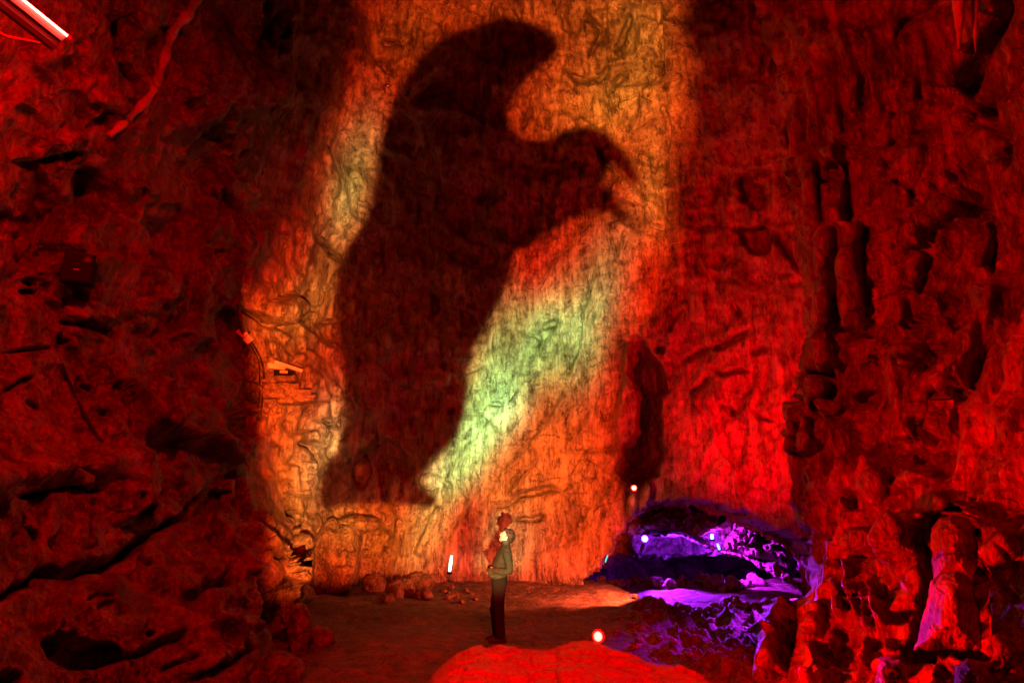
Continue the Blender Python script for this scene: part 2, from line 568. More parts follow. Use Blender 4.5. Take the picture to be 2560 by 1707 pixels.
relief_left = [
    # top-left tile: lumps, the long calcite rib and its scarps
    ('step', T('TL', (560, 250), (600, 420), (625, 600), (590, 740), (640, 940)), 9, -.30, 120),
    ('step', T('TL', (1980, 540), (1900, 650), (1790, 770), (1690, 805), (1500, 800), (1360, 880)), 8, .55, 150),
    ('blob', T('TL', (1600, 600)), (140, 80), .35),
    ('blob', T('TL', (930, 190)), (38, 62), .35),
    ('blob', T('TL', (430, 360)), (60, 34), .45),
    ('crack', T('TL', (900, 60), (880, 140), (800, 200), (830, 320), (850, 430)), 12, .45),
    ('crack', T('TL', (840, 420), (900, 520), (980, 580), (960, 650)), 10, .35),
    ('crack', T('TL', (560, 1150), (600, 1250), (610, 1400), (640, 1568)), 26, .75),
    ('crack', T('TL', (80, 1130), (200, 1150), (420, 1100), (600, 1060)), 8, .25),
    ('rib', T('TL', (2060, 30), (1990, 200), (1960, 330), (1900, 420)), 10, .25),
    ('rib', T('TL', (1960, 60), (1900, 250), (1850, 420)), 9, .28),
    ('crack', T('TL', (1970, 60), (1880, 180), (1810, 300), (1790, 350)), 9, .35),
    ('crack', T('TL', (2000, 150), (1930, 260), (1890, 400)), 7, .3),
    ('rib', T('TL', (1560, 1080), (1530, 1200), (1500, 1350), (1480, 1568)), 17, .3),
    ('step', T('TL', (1585, 900), (1590, 1150), (1570, 1400), (1540, 1568)), 6, -.35, 100),
    ('crack', T('TL', (1370, 880), (1440, 920), (1530, 980), (1560, 1020)), 12, .4),
    ('crack', T('TL', (620, 750), (700, 760), (780, 800), (700, 860), (640, 880)), 15, .4),
    ('crack', T('TL', (990, 1280), (1010, 1330), (990, 1390)), 6, .2),
    # middle-left
    ('crack', T('ML', (30, 1130), (130, 1080), (240, 1040)), 6, .3),
    ('crack', T('ML', (0, 870), (150, 835), (400, 812)), 4, .2),
    ('crack', T('ML', (380, 650), (540, 655), (640, 665), (740, 700), (800, 770)), 8, .35),
    ('crack', T('ML', (130, 440), (240, 435)), 6, .3),
    ('pit', T('ML', (370, 740), (430, 710), (440, 800), (400, 840)), 5, .4),
    ('crack', T('ML', (180, 1190), (240, 1220), (300, 1250)), 5, .25),
    ('crack', T('ML', (650, 1260), (720, 1255), (790, 1265)), 9, .35),
    ('crack', T('ML', (160, 350), (240, 400)), 7, .3),
    ('rib', T('ML', (1460, 0), (1420, 110)), 12, .25),
    ('round', T('ML', (1215, 1060), (1205, 1200), (1240, 1330)), 20, .28),
    ('round', T('ML', (1300, 1150), (1310, 1290)), 12, .2),
    ('crack', T('ML', (520, 1000), (570, 1080), (660, 1130)), 6, .3),
    ('rib', T('ML', (830, 850), (900, 1050), (930, 1200)), 13, .12),
    ('step', T('ML', (1610, 500), (1640, 690), (1760, 880), (1800, 1100), (1770, 1460)), 8, -.5, 70),
    # bottom-left: ledge, long cracks
    ('rib', T('BL', (1010, 20), (700, 70), (400, 90), (0, 170), (-300, 220)), 30, .40),
    ('crack', T('BL', (120, 290), (270, 272), (360, 235), (430, 220), (560, 240), (720, 232)), 8, .4),
    ('crack', T('BL', (-200, 1090), (-10, 985), (130, 910), (230, 870), (275, 808), (340, 785), (480, 785), (650, 755), (800, 715), (930, 620), (1000, 545), (1100, 490), (1250, 430), (1350, 300)), 9, .6),
    ('step', T('BL', (275, 808), (480, 785), (650, 755), (800, 715), (930, 620)), 5, -.2, 60),
    ('crack', T('BL', (650, 260), (630, 500), (600, 740)), 4, .14),
    ('crack', T('BL', (170, 400), (200, 480), (250, 570), (250, 720), (270, 800)), 6, .25),
    ('crack', T('BL', (1240, 1020), (1340, 940), (1440, 872), (1560, 858), (1660, 862)), 9, .4),
    ('crack', T('BL', (1555, 870), (1575, 800), (1600, 745)), 7, .35),
    ('crack', T('BL', (890, 1410), (1000, 1350), (1100, 1295), (1240, 1235), (1300, 1180)), 9, .4),
    ('crack', T('BL', (880, 1330), (930, 1420), (930, 1560)), 9, .35),
    ('crack', T('BL', (1100, 1500), (1220, 1430), (1400, 1350)), 6, .25),
    ('crack', T('BL', (1280, 1568), (1500, 1480), (1620, 1400), (1760, 1320)), 8, .35),
    ('pit', T('BL', (310, 1290), (420, 1230), (520, 1225), (560, 1280), (800, 1330), (860, 1400), (700, 1460), (480, 1450), (360, 1380)), 14, .8),
    ('pit', T('BL', (30, 1470), (120, 1450), (160, 1500), (150, 1600), (0, 1600)), 8, .5),
    ('crack', T('BL', (1040, 1210), (1060, 1245)), 9, .35),
    ('crack', T('BL', (1430, 270), (1480, 290), (1530, 265), (1600, 260)), 5, .25),
    ('crack', T('BL', (980, 330), (1000, 250)), 5, .2), ('crack', T('BL', (1020, 730), (1025, 750)), 7, .25),
    ('crack', T('BL', (590, 980), (680, 935), (780, 965)), 4, .2), ('crack', T('BL', (670, 1060), (690, 1020), (800, 1000)), 3, .12),
    ('crack', T('BL', (220, 1180), (400, 1150), (480, 1160)), 7, .3),
    ('crack', T('BL', (1750, 830), (1840, 795)), 6, .3), ('crack', T('BL', (1900, 700), (1940, 680)), 6, .3),
    ('round', T('BL', (2010, 1140), (2040, 1250), (2060, 1420)), 22, .3),
    ('round', T('BL', (1900, 1480), (1960, 1560)), 34, .45),
]
relief_back = [
    # pillar on the left of the slab
    ('dome', T('ML', (1950, 580)), (66, 42), .5),
    ('crack', T('ML', (1640, 540), (1760, 610), (1850, 660), (1980, 700), (2080, 620), (2140, 560), (2240, 525)), 7, .45),
    ('crack', T('ML', (2170, 50), (2240, 120), (2300, 180), (2346, 220)), 6, .4),
    ('crack', T('ML', (2060, 520), (2090, 530)), 7, .4), ('crack', T('ML', (2170, 680), (2250, 645), (2310, 630)), 5, .3),
    ('round', T('ML', (2080, 850), (2130, 1000), (2100, 1150)), 26, .2),
    ('round', T('ML', (2200, 1180), (2230, 1350), (2180, 1500)), 22, .25),
    ('crack', T('ML', (2050, 1460), (2150, 1500), (2180, 1560)), 6, .3), ('crack', T('ML', (2200, 1300), (2260, 1360), (2330, 1420)), 6, .3),
    ('round', T('BL', (1990, 60), (2000, 200), (1990, 290)), 22, .3),
    ('round', T('BL', (2110, 30), (2130, 180), (2080, 300)), 20, .28),
    ('crack', T('BL', (1980, 380), (2040, 400), (2090, 440)), 8, .45),
    ('round', T('BL', (2060, 480), (2090, 540), (2060, 760), (2020, 900)), 22, .35),
    # top of the slab
    ('crack', T('TC', (2180, 0), (2190, 250), (2200, 400), (2205, 600)), 6, .4),
    ('crack', T('TC', (2140, 440), (2180, 440), (2205, 520)), 7, .45),
    ('crack', T('TC', (2200, 605), (2260, 580), (2346, 550)), 5, .35),
    ('crack', T('TC', (2190, 680), (2230, 790), (2255, 900), (2240, 1060)), 5, .35),
    ('step', T('TC', (2190, 0), (2195, 300), (2205, 600)), 5, -.25, 80),
    ('crack', T('TC', (1690, 0), (1700, 110), (1780, 175), (1780, 250), (1720, 320), (1680, 420)), 7, .4),
    ('crack', T('TC', (1520, 0), (1525, 110), (1560, 190), (1585, 225)), 7, .3),
    ('crack', T('TC', (1980, 60), (1950, 180), (1920, 280), (1890, 345)), 6, .3),
    ('crack', T('TC', (1820, 60), (1815, 180), (1800, 330)), 5, .2),
    ('crack', T('TC', (1555, 465), (1600, 550), (1680, 582), (1760, 550), (1845, 458)), 6, .4),
    ('crack', T('TC', (1965, 508), (1890, 560), (1835, 650)), 6, .35),
    ('crack', T('TC', (1312, 728), (1280, 800), (1240, 900)), 5, .35),
    ('crack', T('TC', (1800, 480), (1830, 640), (1820, 760)), 4, .2),
    ('crack', T('TC', (1690, 870), (1760, 1000), (1880, 1200), (1820, 1330), (1800, 1420)), 6, .25),
    ('dome', T('TC', (1840, 1230)), (24, 34), .2),
    ('crack', T('TC', (250, 0), (240, 150), (265, 250)), 5, .25),
    ('crack', T('TC', (480, 180), (510, 300), (540, 440)), 4, .18), ('crack', T('TC', (260, 300), (400, 285), (470, 280)), 5, .25),
    ('crack', T('TC', (240, 390), (300, 430), (340, 510)), 7, .3),
    ('rib', T('TC', (1190, 30), (1230, 130), (1260, 270), (1290, 420)), 4, .2),
    ('rib', T('TC', (1305, 0), (1330, 170), (1345, 430)), 4, .16), ('rib', T('TC', (1110, 120), (1070, 270), (1040, 390)), 4, .16),
    ('rib', T('TC', (980, 420), (960, 600), (1000, 760), (980, 950), (1000, 1180)), 8, .2),
    ('rib', T('TC', (1340, 480), (1350, 640), (1360, 780)), 4, .14),
    # ribs and folds inside the dark part
    ('rib', T('MC', (330, 30), (300, 200), (230, 420)), 6, .16), ('rib', T('MC', (280, 60), (240, 260), (190, 440)), 5, .14),
    ('dome', T('MC', (600, 540)), (14, 34), .2), ('dome', T('MC', (745, 520)), (8, 24), .15), ('dome', T('MC', (90, 540)), (13, 18), .2),
    ('dome', T('MC', (320, 760)), (16, 30), .16), ('dome', T('MC', (480, 980)), (10, 36), .16), ('dome', T('MC', (150, 560)), (9, 22), .15),
    ('crack', T('MC', (740, 1280), (790, 1235)), 5, .3),
    # the slanting slab
    ('rib', T('MC', (1725, 160), (1750, 360), (1700, 600), (1640, 880), (1560, 1080)), 5, .10),
    ('rib', T('MC', (1540, 1140), (1480, 1250), (1430, 1350)), 5, .10),
    ('rib', T('MC', (1060, 640), (1030, 800), (1040, 960)), 6, .10), ('rib', T('MC', (1270, 120), (1240, 300), (1210, 380)), 4, .10),
    ('crack', T('MC', (1380, 690), (1430, 665), (1490, 650)), 6, .16), ('crack', T('MC', (1270, 735), (1330, 725), (1380, 760)), 4, .14),
    ('crack', T('MC', (1250, 1050), (1330, 1010), (1380, 1000)), 4, .14),
    ('crack', T('MC', (1020, 1210), (1060, 1200), (1110, 1210)), 5, .12),
    ('step', T('MC', (1400, 1000), (1300, 1150), (1200, 1330), (1100, 1440)), 8, -.12, 90),
    ('step', T('MC', (1990, 690), (1920, 1050), (1880, 1300), (1880, 1568)), 7, -.22, 90),
    ('pit', T('MC', (1995, 790), (2030, 765), (2100, 850), (2165, 940), (2215, 1000), (2225, 1110), (2185, 1120), (2185, 1380), (2190, 1600), (2130, 1720), (2000, 1760), (1920, 1640), (1960, 1500), (2050, 1400), (2050, 1120), (2000, 1000)), 13, .9),
    ('crack', T('MC', (2346, 560), (2280, 640), (2260, 720)), 5, .25), ('crack', T('MC', (2150, 830), (2240, 832)), 6, .25),
    # foot of the slab
    ('crack', T('BC', (1050, 345), (1150, 330), (1250, 270), (1400, 250), (1530, 230)), 7, .18),
    ('crack', T('BC', (700, 195), (740, 220), (745, 330)), 5, .25), ('dome', T('BC', (610, 190)), (28, 24), .2),
    ('rib', T('BC', (1360, 0), (1250, 170), (1160, 280)), 5, .10), ('crack', T('BC', (1150, 240), (1165, 170), (1230, 130)), 5, .15),
    ('crack', T('BC', (1190, 440), (1300, 445), (1400, 425)), 5, .14), ('crack', T('BC', (1660, 430), (1680, 350)), 4, .16),
    ('rib', T('BC', (850, 0), (870, 200), (890, 330)), 12, .12),
    ('round', T('BC', (690, 350), (600, 520), (530, 700)), 12, .14), ('round', T('BC', (400, 110), (370, 240), (330, 330)), 12, .2),
    ('round', T('BC', (20, 420), (60, 480), (60, 600), (0, 760)), 24, .3),
    ('dome', T('BC', (145, 100)), (26, 50), -.4),
    # red wall over the arch
    ('pit', T('TR', (390, 1230), (440, 1215), (540, 1270), (570, 1360), (560, 1420), (480, 1430), (400, 1370)), 7, .7),
    ('pit', T('MR', (360, 0), (580, 0), (580, 150), (520, 190), (440, 170), (400, 60)), 8, .7),
    ('crack', T('MR', (640, 0), (660, 100), (740, 200), (800, 300)), 6, .35),
    ('crack', T('TR', (380, 100), (250, 190), (100, 260)), 10, .25), ('crack', T('TR', (560, 360), (550, 520)), 5, .2),
    ('rib', T('TR', (600, 350), (590, 540)), 6, .15), ('rib', T('TR', (760, 0), (765, 80)), 8, .2),
    ('crack', T('TR', (1000, 20), (965, 90), (955, 220), (880, 370)), 5, .35),
    ('crack', T('TR', (740, 720), (735, 930), (742, 1060)), 4, .25),
    ('crack', T('MR', (210, 830), (330, 770), (420, 720), (460, 680)), 7, .3), ('crack', T('MR', (10, 910), (100, 860), (200, 820)), 7, .3),
    ('crack', T('MR', (200, 950), (270, 1000), (350, 975), (480, 975)), 5, .25), ('crack', T('MR', (50, 1120), (130, 1070), (180, 1010)), 7, .3),
    ('crack', T('MR', (250, 1215), (310, 1220), (370, 1280)), 6, .25), ('crack', T('MR', (470, 1220), (520, 1270), (540, 1300), (640, 1325)), 5, .25),
    ('rib', T('MR', (60, 1130), (110, 1260), (150, 1320)), 3, .08), ('rib', T('MR', (140, 1180), (210, 1320), (220, 1480), (280, 1568)), 4, .1),
    ('rib', T('MR', (100, 80), (140, 240), (200, 360)), 4, .1), ('rib', T('BR', (290, 20), (360, 110), (390, 260), (470, 390)), 4, .1),
    ('crack', T('MR', (330, 480), (350, 540), (390, 600)), 5, .2),
    ('crack', T('MR', (455, 830), (500, 855), (580, 825)), 6, .25),
    ('dome', T('BC', (2010, 330)), (16, 60), .3), ('dome', T('BC', (2110, 280)), (10, 34), .22),
]


relief_back = [(i[0], i[1], i[2] * 1.05, i[3] * 1.5) if i[0] == 'crack' and i[1][0][0] < 1640 else ((i[0], i[1], i[2], i[3] * .6) if i[0] in ('crack', 'pit') and i[1][0][0] > 1640 else i) for i in relief_back]


def build_curtain():
    pxs = np.arange(-420, 2413, 4.0); pys = np.arange(-380, 1830, 4.0)
    PX, PY = np.meshgrid(pxs, pys)
    Y = YC(PX, PY)
    B = at(PX, PY, Y)
    sh = PX.shape
    n0 = normals(blur(B, 12))
    view = CAM - B; view /= np.linalg.norm(view, axis=2, keepdims=True)
    dr = n0 + 1.0 * view; dr /= np.linalg.norm(dr, axis=2, keepdims=True)
    P = B.reshape(-1, 3).astype(np.float32)
    fx, fy = PX.ravel(), PY.ravel()
    sd_seam, sside, _ = seg_dist(fx, fy, SEAM)
    left = smooth(40, -40, -sd_seam * np.where(sside > 0, 1, -1))   # 1 on the left wall
    slab = smooth(60, -60, poly_sd(fx, fy, D((985, 1110), (1090, 820), (1180, 590), (1340, 490), (1470, 520), (1560, 640), (1650, 760), (1850, 700), (1850, 1280), (1400, 1260), (1360, 1340), (840, 1340))))
    # warp
    wv = np.stack([fbm(P, 1.6, 3, s) for s in (1, 2, 3)], 1) * .35
    Q = P + wv
    A = np.clip(Y.ravel() / 14.5, .3, 1.05)
    A = A * (1 + .55 * left)
    flat = smooth(1540, 1660, fx) * smooth(480, 640, fy)
    lump = fbm(P, 2.6, 2, 30)
    h = .42 * A * fbm(P, 3.2, 3, 10) * (1 - .75 * slab)
    # fractured rock: flat breaks of two sizes, seen mostly in places
    brk = smooth(-.35, .45, lump)
    rough_ = (1 - .93 * slab) * (1 - .70 * flat)
    tilt = np.stack([P[:, 0], P[:, 1], P[:, 2] + .35 * P[:, 0]], 1) + wv * .7
    fa, ea = facets(tilt, (1.7, 1.7, 1.1), 3, .55, .30)
    fb, eb = facets(tilt, (.62, .62, .45), 4, .55, .25)
    fc, ec = facets(P + wv * .3, .24, 5, .5, .2)
    h += A * (fa * brk - .06 * brk * smooth(.06, 0, ea)) * rough_ * (.55 + .75 * left)
    h += A * (fb * smooth(-.5, .3, fbm(P, 1.4, 2, 33)) - .03 * smooth(.05, 0, eb)) * rough_ * (.6 + .5 * left)
    h += A * fc * .7 * (1 - .7 * slab) * (1 - .4 * flat)
    rg = ridged(Q, 1.9, 4, 20, gain=.42)
    h += .26 * A * (rg - .9) * (1 - .85 * slab) * (1 - .5 * left) * (1 - .72 * flat)
    h += .05 * A * fbm(P, .30, 4, 50, gain=.6) * (1 - .4 * slab)
    # vertical drip folds on the back wall, slanting grain on the slab
    st = ridged(P + wv * .5, (.34, .5, 2.6), 3, 60) - .7
    h += .13 * st * (1 - left) * (1 - slab) * smooth(-.35, .35, fbm(P, 2.2, 2, 66)) * (1 - .8 * flat)
    sl = P[:, 0] * .82 - P[:, 2] * .57; sv = P[:, 0] * .57 + P[:, 2] * .82
    SQ = np.stack([sl, P[:, 1], sv * .16], 1) + wv * .25
    h += .06 * (ridged(SQ, .40, 5, 64) - .8) * slab + .14 * fbm(np.stack([sl, P[:, 1], sv * .3], 1), .9, 3, 67) * slab
    pits = fbm(P + wv, (.40, .34, .17), 4, 80, gain=.6)
    h -= .17 * A * (1 - .65 * flat) * smooth(.38, .72, pits) * (.06 + .9 * np.maximum(.7 * smooth(1450, 1650, fx), .6 * left))
    h *= 1 - .65 * smooth(1380, 1450, fy) * smooth(760, 900, fx)
    h = blur(h.reshape(*sh, 1).astype(np.float32), 1).reshape(-1)
    P1 = (B.reshape(-1, 3) + dr.reshape(-1, 3) * h[:, None]).reshape(*sh, 3)
    n1 = .55 * normals(blur(P1, 14)) + view; n1 *= 1.25; n1 /= .8 * np.linalg.norm(n1, axis=2, keepdims=True)
    qx, qy = proj(P1.reshape(-1, 3))
    rl = (strokes(qx, qy, P, relief_left) + strokes(qx, qy, P, relief_back)) * np.clip(Y.ravel() / 11, .45, 1.2)
    P2 = P1.reshape(-1, 3) + n1.reshape(-1, 3) * rl[:, None]
    # arch: the rock curls back round the mouth of the side passage
    qx, qy = proj(P2)
    sd = poly_sd(qx, qy, ARCH)
    sd = sd + 10 * fbm(P, .5, 3, 91) + 8 * fbm(P, .18, 2, 93)
    curl = np.exp(-np.clip(sd, 0, None) / 7.0)
    P2[:, 1] += 1.1 * curl ** 2 * (sd > -60)
    keep = sd > -18
    P2 = P2.reshape(*sh, 3)
    F = grid_faces(*sh)
    kf = keep[F].all(1)
    F = F[kf]
    lf = (left[F].mean(1) > .5)
    for name, sel, mat in (('cave_wall_left', lf, 'left'), ('cave_wall_back', ~lf, 'back')):
        Fs = F[sel]
        used = np.unique(Fs); mp = np.zeros(P2.size // 3, np.int64); mp[used] = np.arange(len(used))
        me = mesh_np(name, P2.reshape(-1, 3)[used], mp[Fs])
        o = link_mesh(name, me, M[mat])
        if name.endswith('left'):
            tag(o, 'rugged dark red cave wall with long cracks filling the left side', 'cave wall', kind='structure')
        else:
            tag(o, 'tall stained limestone wall carrying the giant projected shadow', 'cave wall', kind='structure')
    return P2, F


CURT_P, CURT_F = build_curtain()

# ------------------------------------------------------------------ the near wall on the right
YR = TPS([
    (1990, -350, 9.6), (2000, 100, 10.4), (2010, 400, 10.6), (2010, 700, 10.5), (2000, 1000, 10.2), (1990, 1200, 9.8), (2000, 1400, 9.3), (1960, 1560, 8.6), (1890, 1700, 7.9), (1850, 1830, 7.2),
    (2200, -350, 8.4), (2200, 100, 9.2), (2180, 450, 9.6), (2180, 800, 9.3), (2160, 1100, 9.0), (2150, 1350, 8.5), (2120, 1600, 7.5), (2060, 1800, 6.6),
    (2420, -350, 7.0), (2420, 100, 7.8), (2420, 500, 8.1), (2380, 800, 7.6), (2330, 1100, 7.6), (2330, 1400, 7.2), (2330, 1600, 6.2), (2300, 1830, 5.5),
    (2640, -350, 5.4), (2640, 200, 6.0), (2640, 700, 6.2), (2640, 1100, 6.0), (2640, 1500, 5.2), (2640, 1830, 4.5),
    (2980, -350, 3.7), (2980, 500, 4.1), (2980, 1100, 4.0), (2980, 1830, 3.3),
], lam=2e-4)
EDGE = [(1880, -400), (1905, 0), (1935, 200), (1985, 360), (1992, 460), (1985, 560), (2002, 660), (2012, 740), (2018, 840), (2008, 900), (1996, 1000), (1985, 1060), (1975, 1110),
        (1984, 1180), (1988, 1290), (2010, 1320), (2012, 1400), (2014, 1470), (2000, 1498), (1970, 1505), (1962, 1550), (1940, 1610), (1905, 1650), (1898, 1700), (1890, 1850)]
relief_right = [
    # black crevice running down the right
    ('crack', T('TR', (2230, -80), (2180, 60), (2110, 200), (2060, 330), (2000, 430), (1975, 560), (2010, 680)), 19, 1.3),
    ('pit', T('TR', (2060, 750), (2110, 720), (2150, 720), (2150, 800), (2090, 800)), 5, .8),
    ('crack', T('TR', (2040, 660), (2060, 760), (2150, 840)), 9, .5),
    ('crack', T('TR', (2030, 840), (2130, 890), (2255, 970), (2240, 1120), (2170, 1210)), 6, .5),
    ('step', T('TR', (2200, 130), (2120, 330), (2040, 470), (2030, 620)), 6, -.35, 90),
    ('crack', T('TR', (1870, 1090), (1940, 1190), (2030, 1290), (2090, 1400)), 6, .4),
    ('crack', T('TR', (1760, -30), (1660, 90), (1540, 150), (1480, 230), (1465, 310), (1510, 385)), 7, .4),
    ('crack', T('TR', (1300, 30), (1450, 190), (1600, 110)), 4, .15),
    ('step', T('TR', (1850, 950), (1840, 820), (1900, 780), (2010, 800)), 6, .3, 60),
    ('dome', T('TR', (2090, 1000)), (60, 50), .3),
    # drapery columns
    ('rib', T('TR', (990, 560), (1010, 760), (1040, 960)), 9, .14), ('rib', T('TR', (1045, 560), (1070, 800), (1095, 950)), 7, .12), ('rib', T('TR', (1180, 500), (1180, 800)), 9, .12),
    ('rib', T('TR', (1500, 520), (1510, 640)), 14, .2), ('rib', T('TR', (1590, 560), (1580, 700)), 14, .2), ('round', T('TR', (1410, 770), (1400, 1000)), 12, .12), ('round', T('TR', (1540, 770), (1550, 1060)), 18, .18),
    ('crack', T('TR', (1195, 780), (1215, 815), (1260, 822)), 4, .2),
    ('crack', T('TR', (750, 1050), (900, 1000), (1050, 975), (1130, 1010), (1220, 1030)), 5, .25),
    ('crack', T('TR', (1160, 1105), (1300, 1040), (1480, 970), (1600, 930), (1700, 905)), 5, .22),
    ('round', T('TR', (850, 1040), (870, 1250), (890, 1568)), 22, .25), ('round', T('TR', (985, 1010), (1000, 1250)), 16, .2),
    ('round', T('TR', (1020, 1250), (1040, 1420), (1050, 1580)), 30, .3), ('round', T('TR', (760, 1080), (770, 1320)), 14, .2),
    ('step', T('TR', (1140, 1110), (1180, 1300), (1160, 1568)), 7, -.3, 110),
    ('step', T('TR', (1440, 1568), (1440, 1250), (1460, 1090), (1560, 1000), (1700, 1010)), 8, .3, 100),
    ('crack', T('TR', (1380, 1110), (1440, 1140), (1520, 1070)), 6, .3),
    ('dome', T('TR', (1640, 1520)), (44, 40), .3), ('dome', T('TR', (1800, 1440)), (30, 22), .25), ('crack', T('TR', (1560, 1430), (1620, 1400), (1650, 1390)), 5, .35),
    ('round', T('TR', (1550, 1280), (1540, 1400)), 12, .2), ('round', T('TR', (1480, 1200), (1470, 1300)), 12, .2),
    ('crack', T('TR', (1800, 1150), (2000, 1300), (2100, 1440), (2140, 1568)), 10, .45),
    # column of the edge
    ('round', T('MR', (905, -30), (900, 250), (910, 420)), 14, .18),
    ('round', T('MR', (970, -40), (980, 300), (960, 740)), 24, .35), ('round', T('MR', (1150, -40), (1150, 300), (1160, 740)), 32, .38),
    ('crack', T('MR', (1080, 60), (1060, 330), (1045, 560), (1020, 720)), 9, .5), ('crack', T('MR', (940, 0), (925, 250)), 5, .25), ('crack', T('MR', (1240, 0), (1250, 300), (1240, 520)), 6, .3),
    ('crack', T('MR', (980, 760), (1080, 780), (1180, 770), (1340, 760)), 9, .4),
    ('round', T('MR', (960, 770), (950, 880), (920, 1000)), 34, .3),
    ('crack', T('MR', (840, 1010), (950, 1000), (1050, 1030)), 7, .35), ('dome', T('MR', (930, 1110)), (32, 36), .3),
    ('crack', T('MR', (840, 1220), (930, 1225), (1030, 1250), (1160, 1290)), 13, .5),
    ('round', T('MR', (760, 1080), (770, 1300), (760, 1568)), 12, .25), ('crack', T('MR', (800, 1100), (810, 1300), (770, 1500)), 6, .3), ('crack', T('MR', (880, 1270), (885, 1470)), 5, .25),
    ('round', T('MR', (840, 1290), (840, 1568)), 14, .2),
    ('pit', T('MR', (1260, 880), (1330, 900), (1330, 1000), (1270, 980)), 5, .3), ('pit', T('MR', (1080, 980), (1130, 930), (1120, 1000)), 5, .3), ('pit', T('MR', (1220, 1130), (1330, 1120), (1320, 1200), (1240, 1190)), 6, .3), ('pit', T('MR', (1210, 940), (1250, 930), (1245, 1010)), 4, .25),
    # drapes and overhang in the middle
    ('round', T('MR', (1520, 0), (1560, 130)), 14, .2), ('round', T('MR', (1620, -20), (1600, 140)), 14, .25), ('dome', T('MR', (1600, 260)), (30, 44), .3),
    ('crack', T('MR', (1690, 220), (1640, 380), (1610, 460)), 9, .5), ('crack', T('MR', (1640, 120), (1600, 150), (1530, 190)), 5, .3),
    ('dome', T('MR', (1480, 340)), (16, 30), .2), ('dome', T('MR', (1490, 560)), (20, 40), .25),
    ('crack', T('MR', (1500, 660), (1600, 640), (1640, 670)), 9, .4),
    ('dome', T('MR', (1560, 860)), (54, 34), .35), ('crack', T('MR', (1430, 950), (1520, 910), (1680, 900)), 8, .3),
    ('step', T('MR', (1430, 1480), (1440, 1200), (1410, 1050), (1420, 800)), 7, .4, 110),
    ('crack', T('MR', (1590, 1480), (1580, 1300), (1600, 1100)), 5, .25),
    # the long slanting rib
    ('round', T('MR', (2075, 380), (2060, 560), (2000, 720), (1900, 860), (1790, 1000), (1660, 1130), (1640, 1350)), 38, .4),
    ('step', T('MR', (2120, 420), (2090, 740), (2040, 1040), (1910, 1230), (1860, 1568), (1800, 1760)), 10, -.6, 160),
    ('crack', T('MR', (2110, -40), (2120, 120), (2105, 340)), 9, .7), ('crack', T('MR', (2100, 390), (2105, 440)), 6, .4),
    ('crack', T('MR', (1860, 1568), (1900, 1300), (1920, 1240)), 8, .4),
    # lower right: hood, hollow, terraces
    ('pit', T('BR', (1100, 260), (1180, 240), (1240, 280), (1240, 380), (1150, 370), (1100, 330)), 8, .45),
    ('dome', T('BR', (1300, 210)), (36, 50), .3), ('round', T('BR', (1400, 260), (1600, 160), (1720, 60)), 20, .25),
    ('step', T('BR', (1310, 640), (1400, 580), (1560, 420), (1700, 400), (1760, 250)), 9, .5, 110),
    ('dome', T('BR', (1200, 590)), (48, 36), .25),
    ('crack', T('BR', (1050, 790), (1120, 690), (1260, 690), (1400, 600)), 9, .35),
    ('rib', T('BR', (1130, 700), (1150, 850), (1180, 1000), (1240, 1180)), 10, .3), ('rib', T('BR', (1030, 880), (1080, 1000), (1100, 1150)), 11, .3),
    ('rib', T('BR', (1230, 920), (1280, 1060), (1300, 1220)), 9, .25), ('rib', T('BR', (1300, 860), (1340, 980), (1380, 1180)), 10, .3),
    ('pit', T('BR', (1060, 1180), (1190, 1230), (1240, 1290), (1240, 1450), (1130, 1480), (950, 1380), (920, 1310), (1030, 1330)), 10, .55),
    ('rib', T('BR', (890, 1340), (900, 1450), (880, 1600)), 16, .35), ('rib', T('BR', (970, 1400), (960, 1600)), 9, .25), ('rib', T('BR', (1280, 1270), (1290, 1400), (1250, 1470)), 11, .3),
    ('rib', T('BR', (1430, 1270), (1430, 1360)), 7, .2), ('dome', T('BR', (1440, 1480)), (46, 32), .35),
    ('step', T('BR', (1060, 760), (990, 900), (940, 1060), (930, 1300)), 6, .15, 40),
    ('crack', T('BR', (840, 750), (860, 600), (870, 480)), 6, .25), ('crack', T('BR', (920, 550), (1040, 570)), 4, .2),
    ('round', T('BR', (640, 1240), (590, 1400), (560, 1600)), 16, .3), ('crack', T('BR', (760, 1000), (770, 1200), (690, 1500)), 9, .4), ('crack', T('BR', (640, 1300), (700, 1480), (690, 1600)), 7, .3),
    ('round', T('BR', (720, 1020), (690, 1180), (650, 1280)), 16, .3),
    ('dome', T('BR', (1560, 600)), (70, 50), .35), ('dome', T('BR', (2180, 640)), (60, 60), .3), ('dome', T('BR', (2200, 1360)), (44, 40), .3), ('dome', T('BR', (1970, 1430)), (60, 40), .3),
    ('rib', T('BR', (1830, 1420), (1760, 1600)), 9, .25),
    ('crack', T('BR', (2090, 740), (2250, 980), (2349, 1010)), 9, .35), ('crack', T('BR', (1960, 330), (2080, 220)), 7, .3),
]


relief_right.append(('pit', T('BR', (1560, 1420), (1600, 1150), (1680, 880), (1660, 640), (1700, 430), (1850, 360), (2030, 440), (2080, 800), (2120, 1420)), 12, 1.1))
relief_right = [(i[0], i[1], i[2], i[3] * .55) if (i[0] == 'pit' and i[3] < 1) or (i[0] == 'crack' and i[3] < .6) else i for i in relief_right]


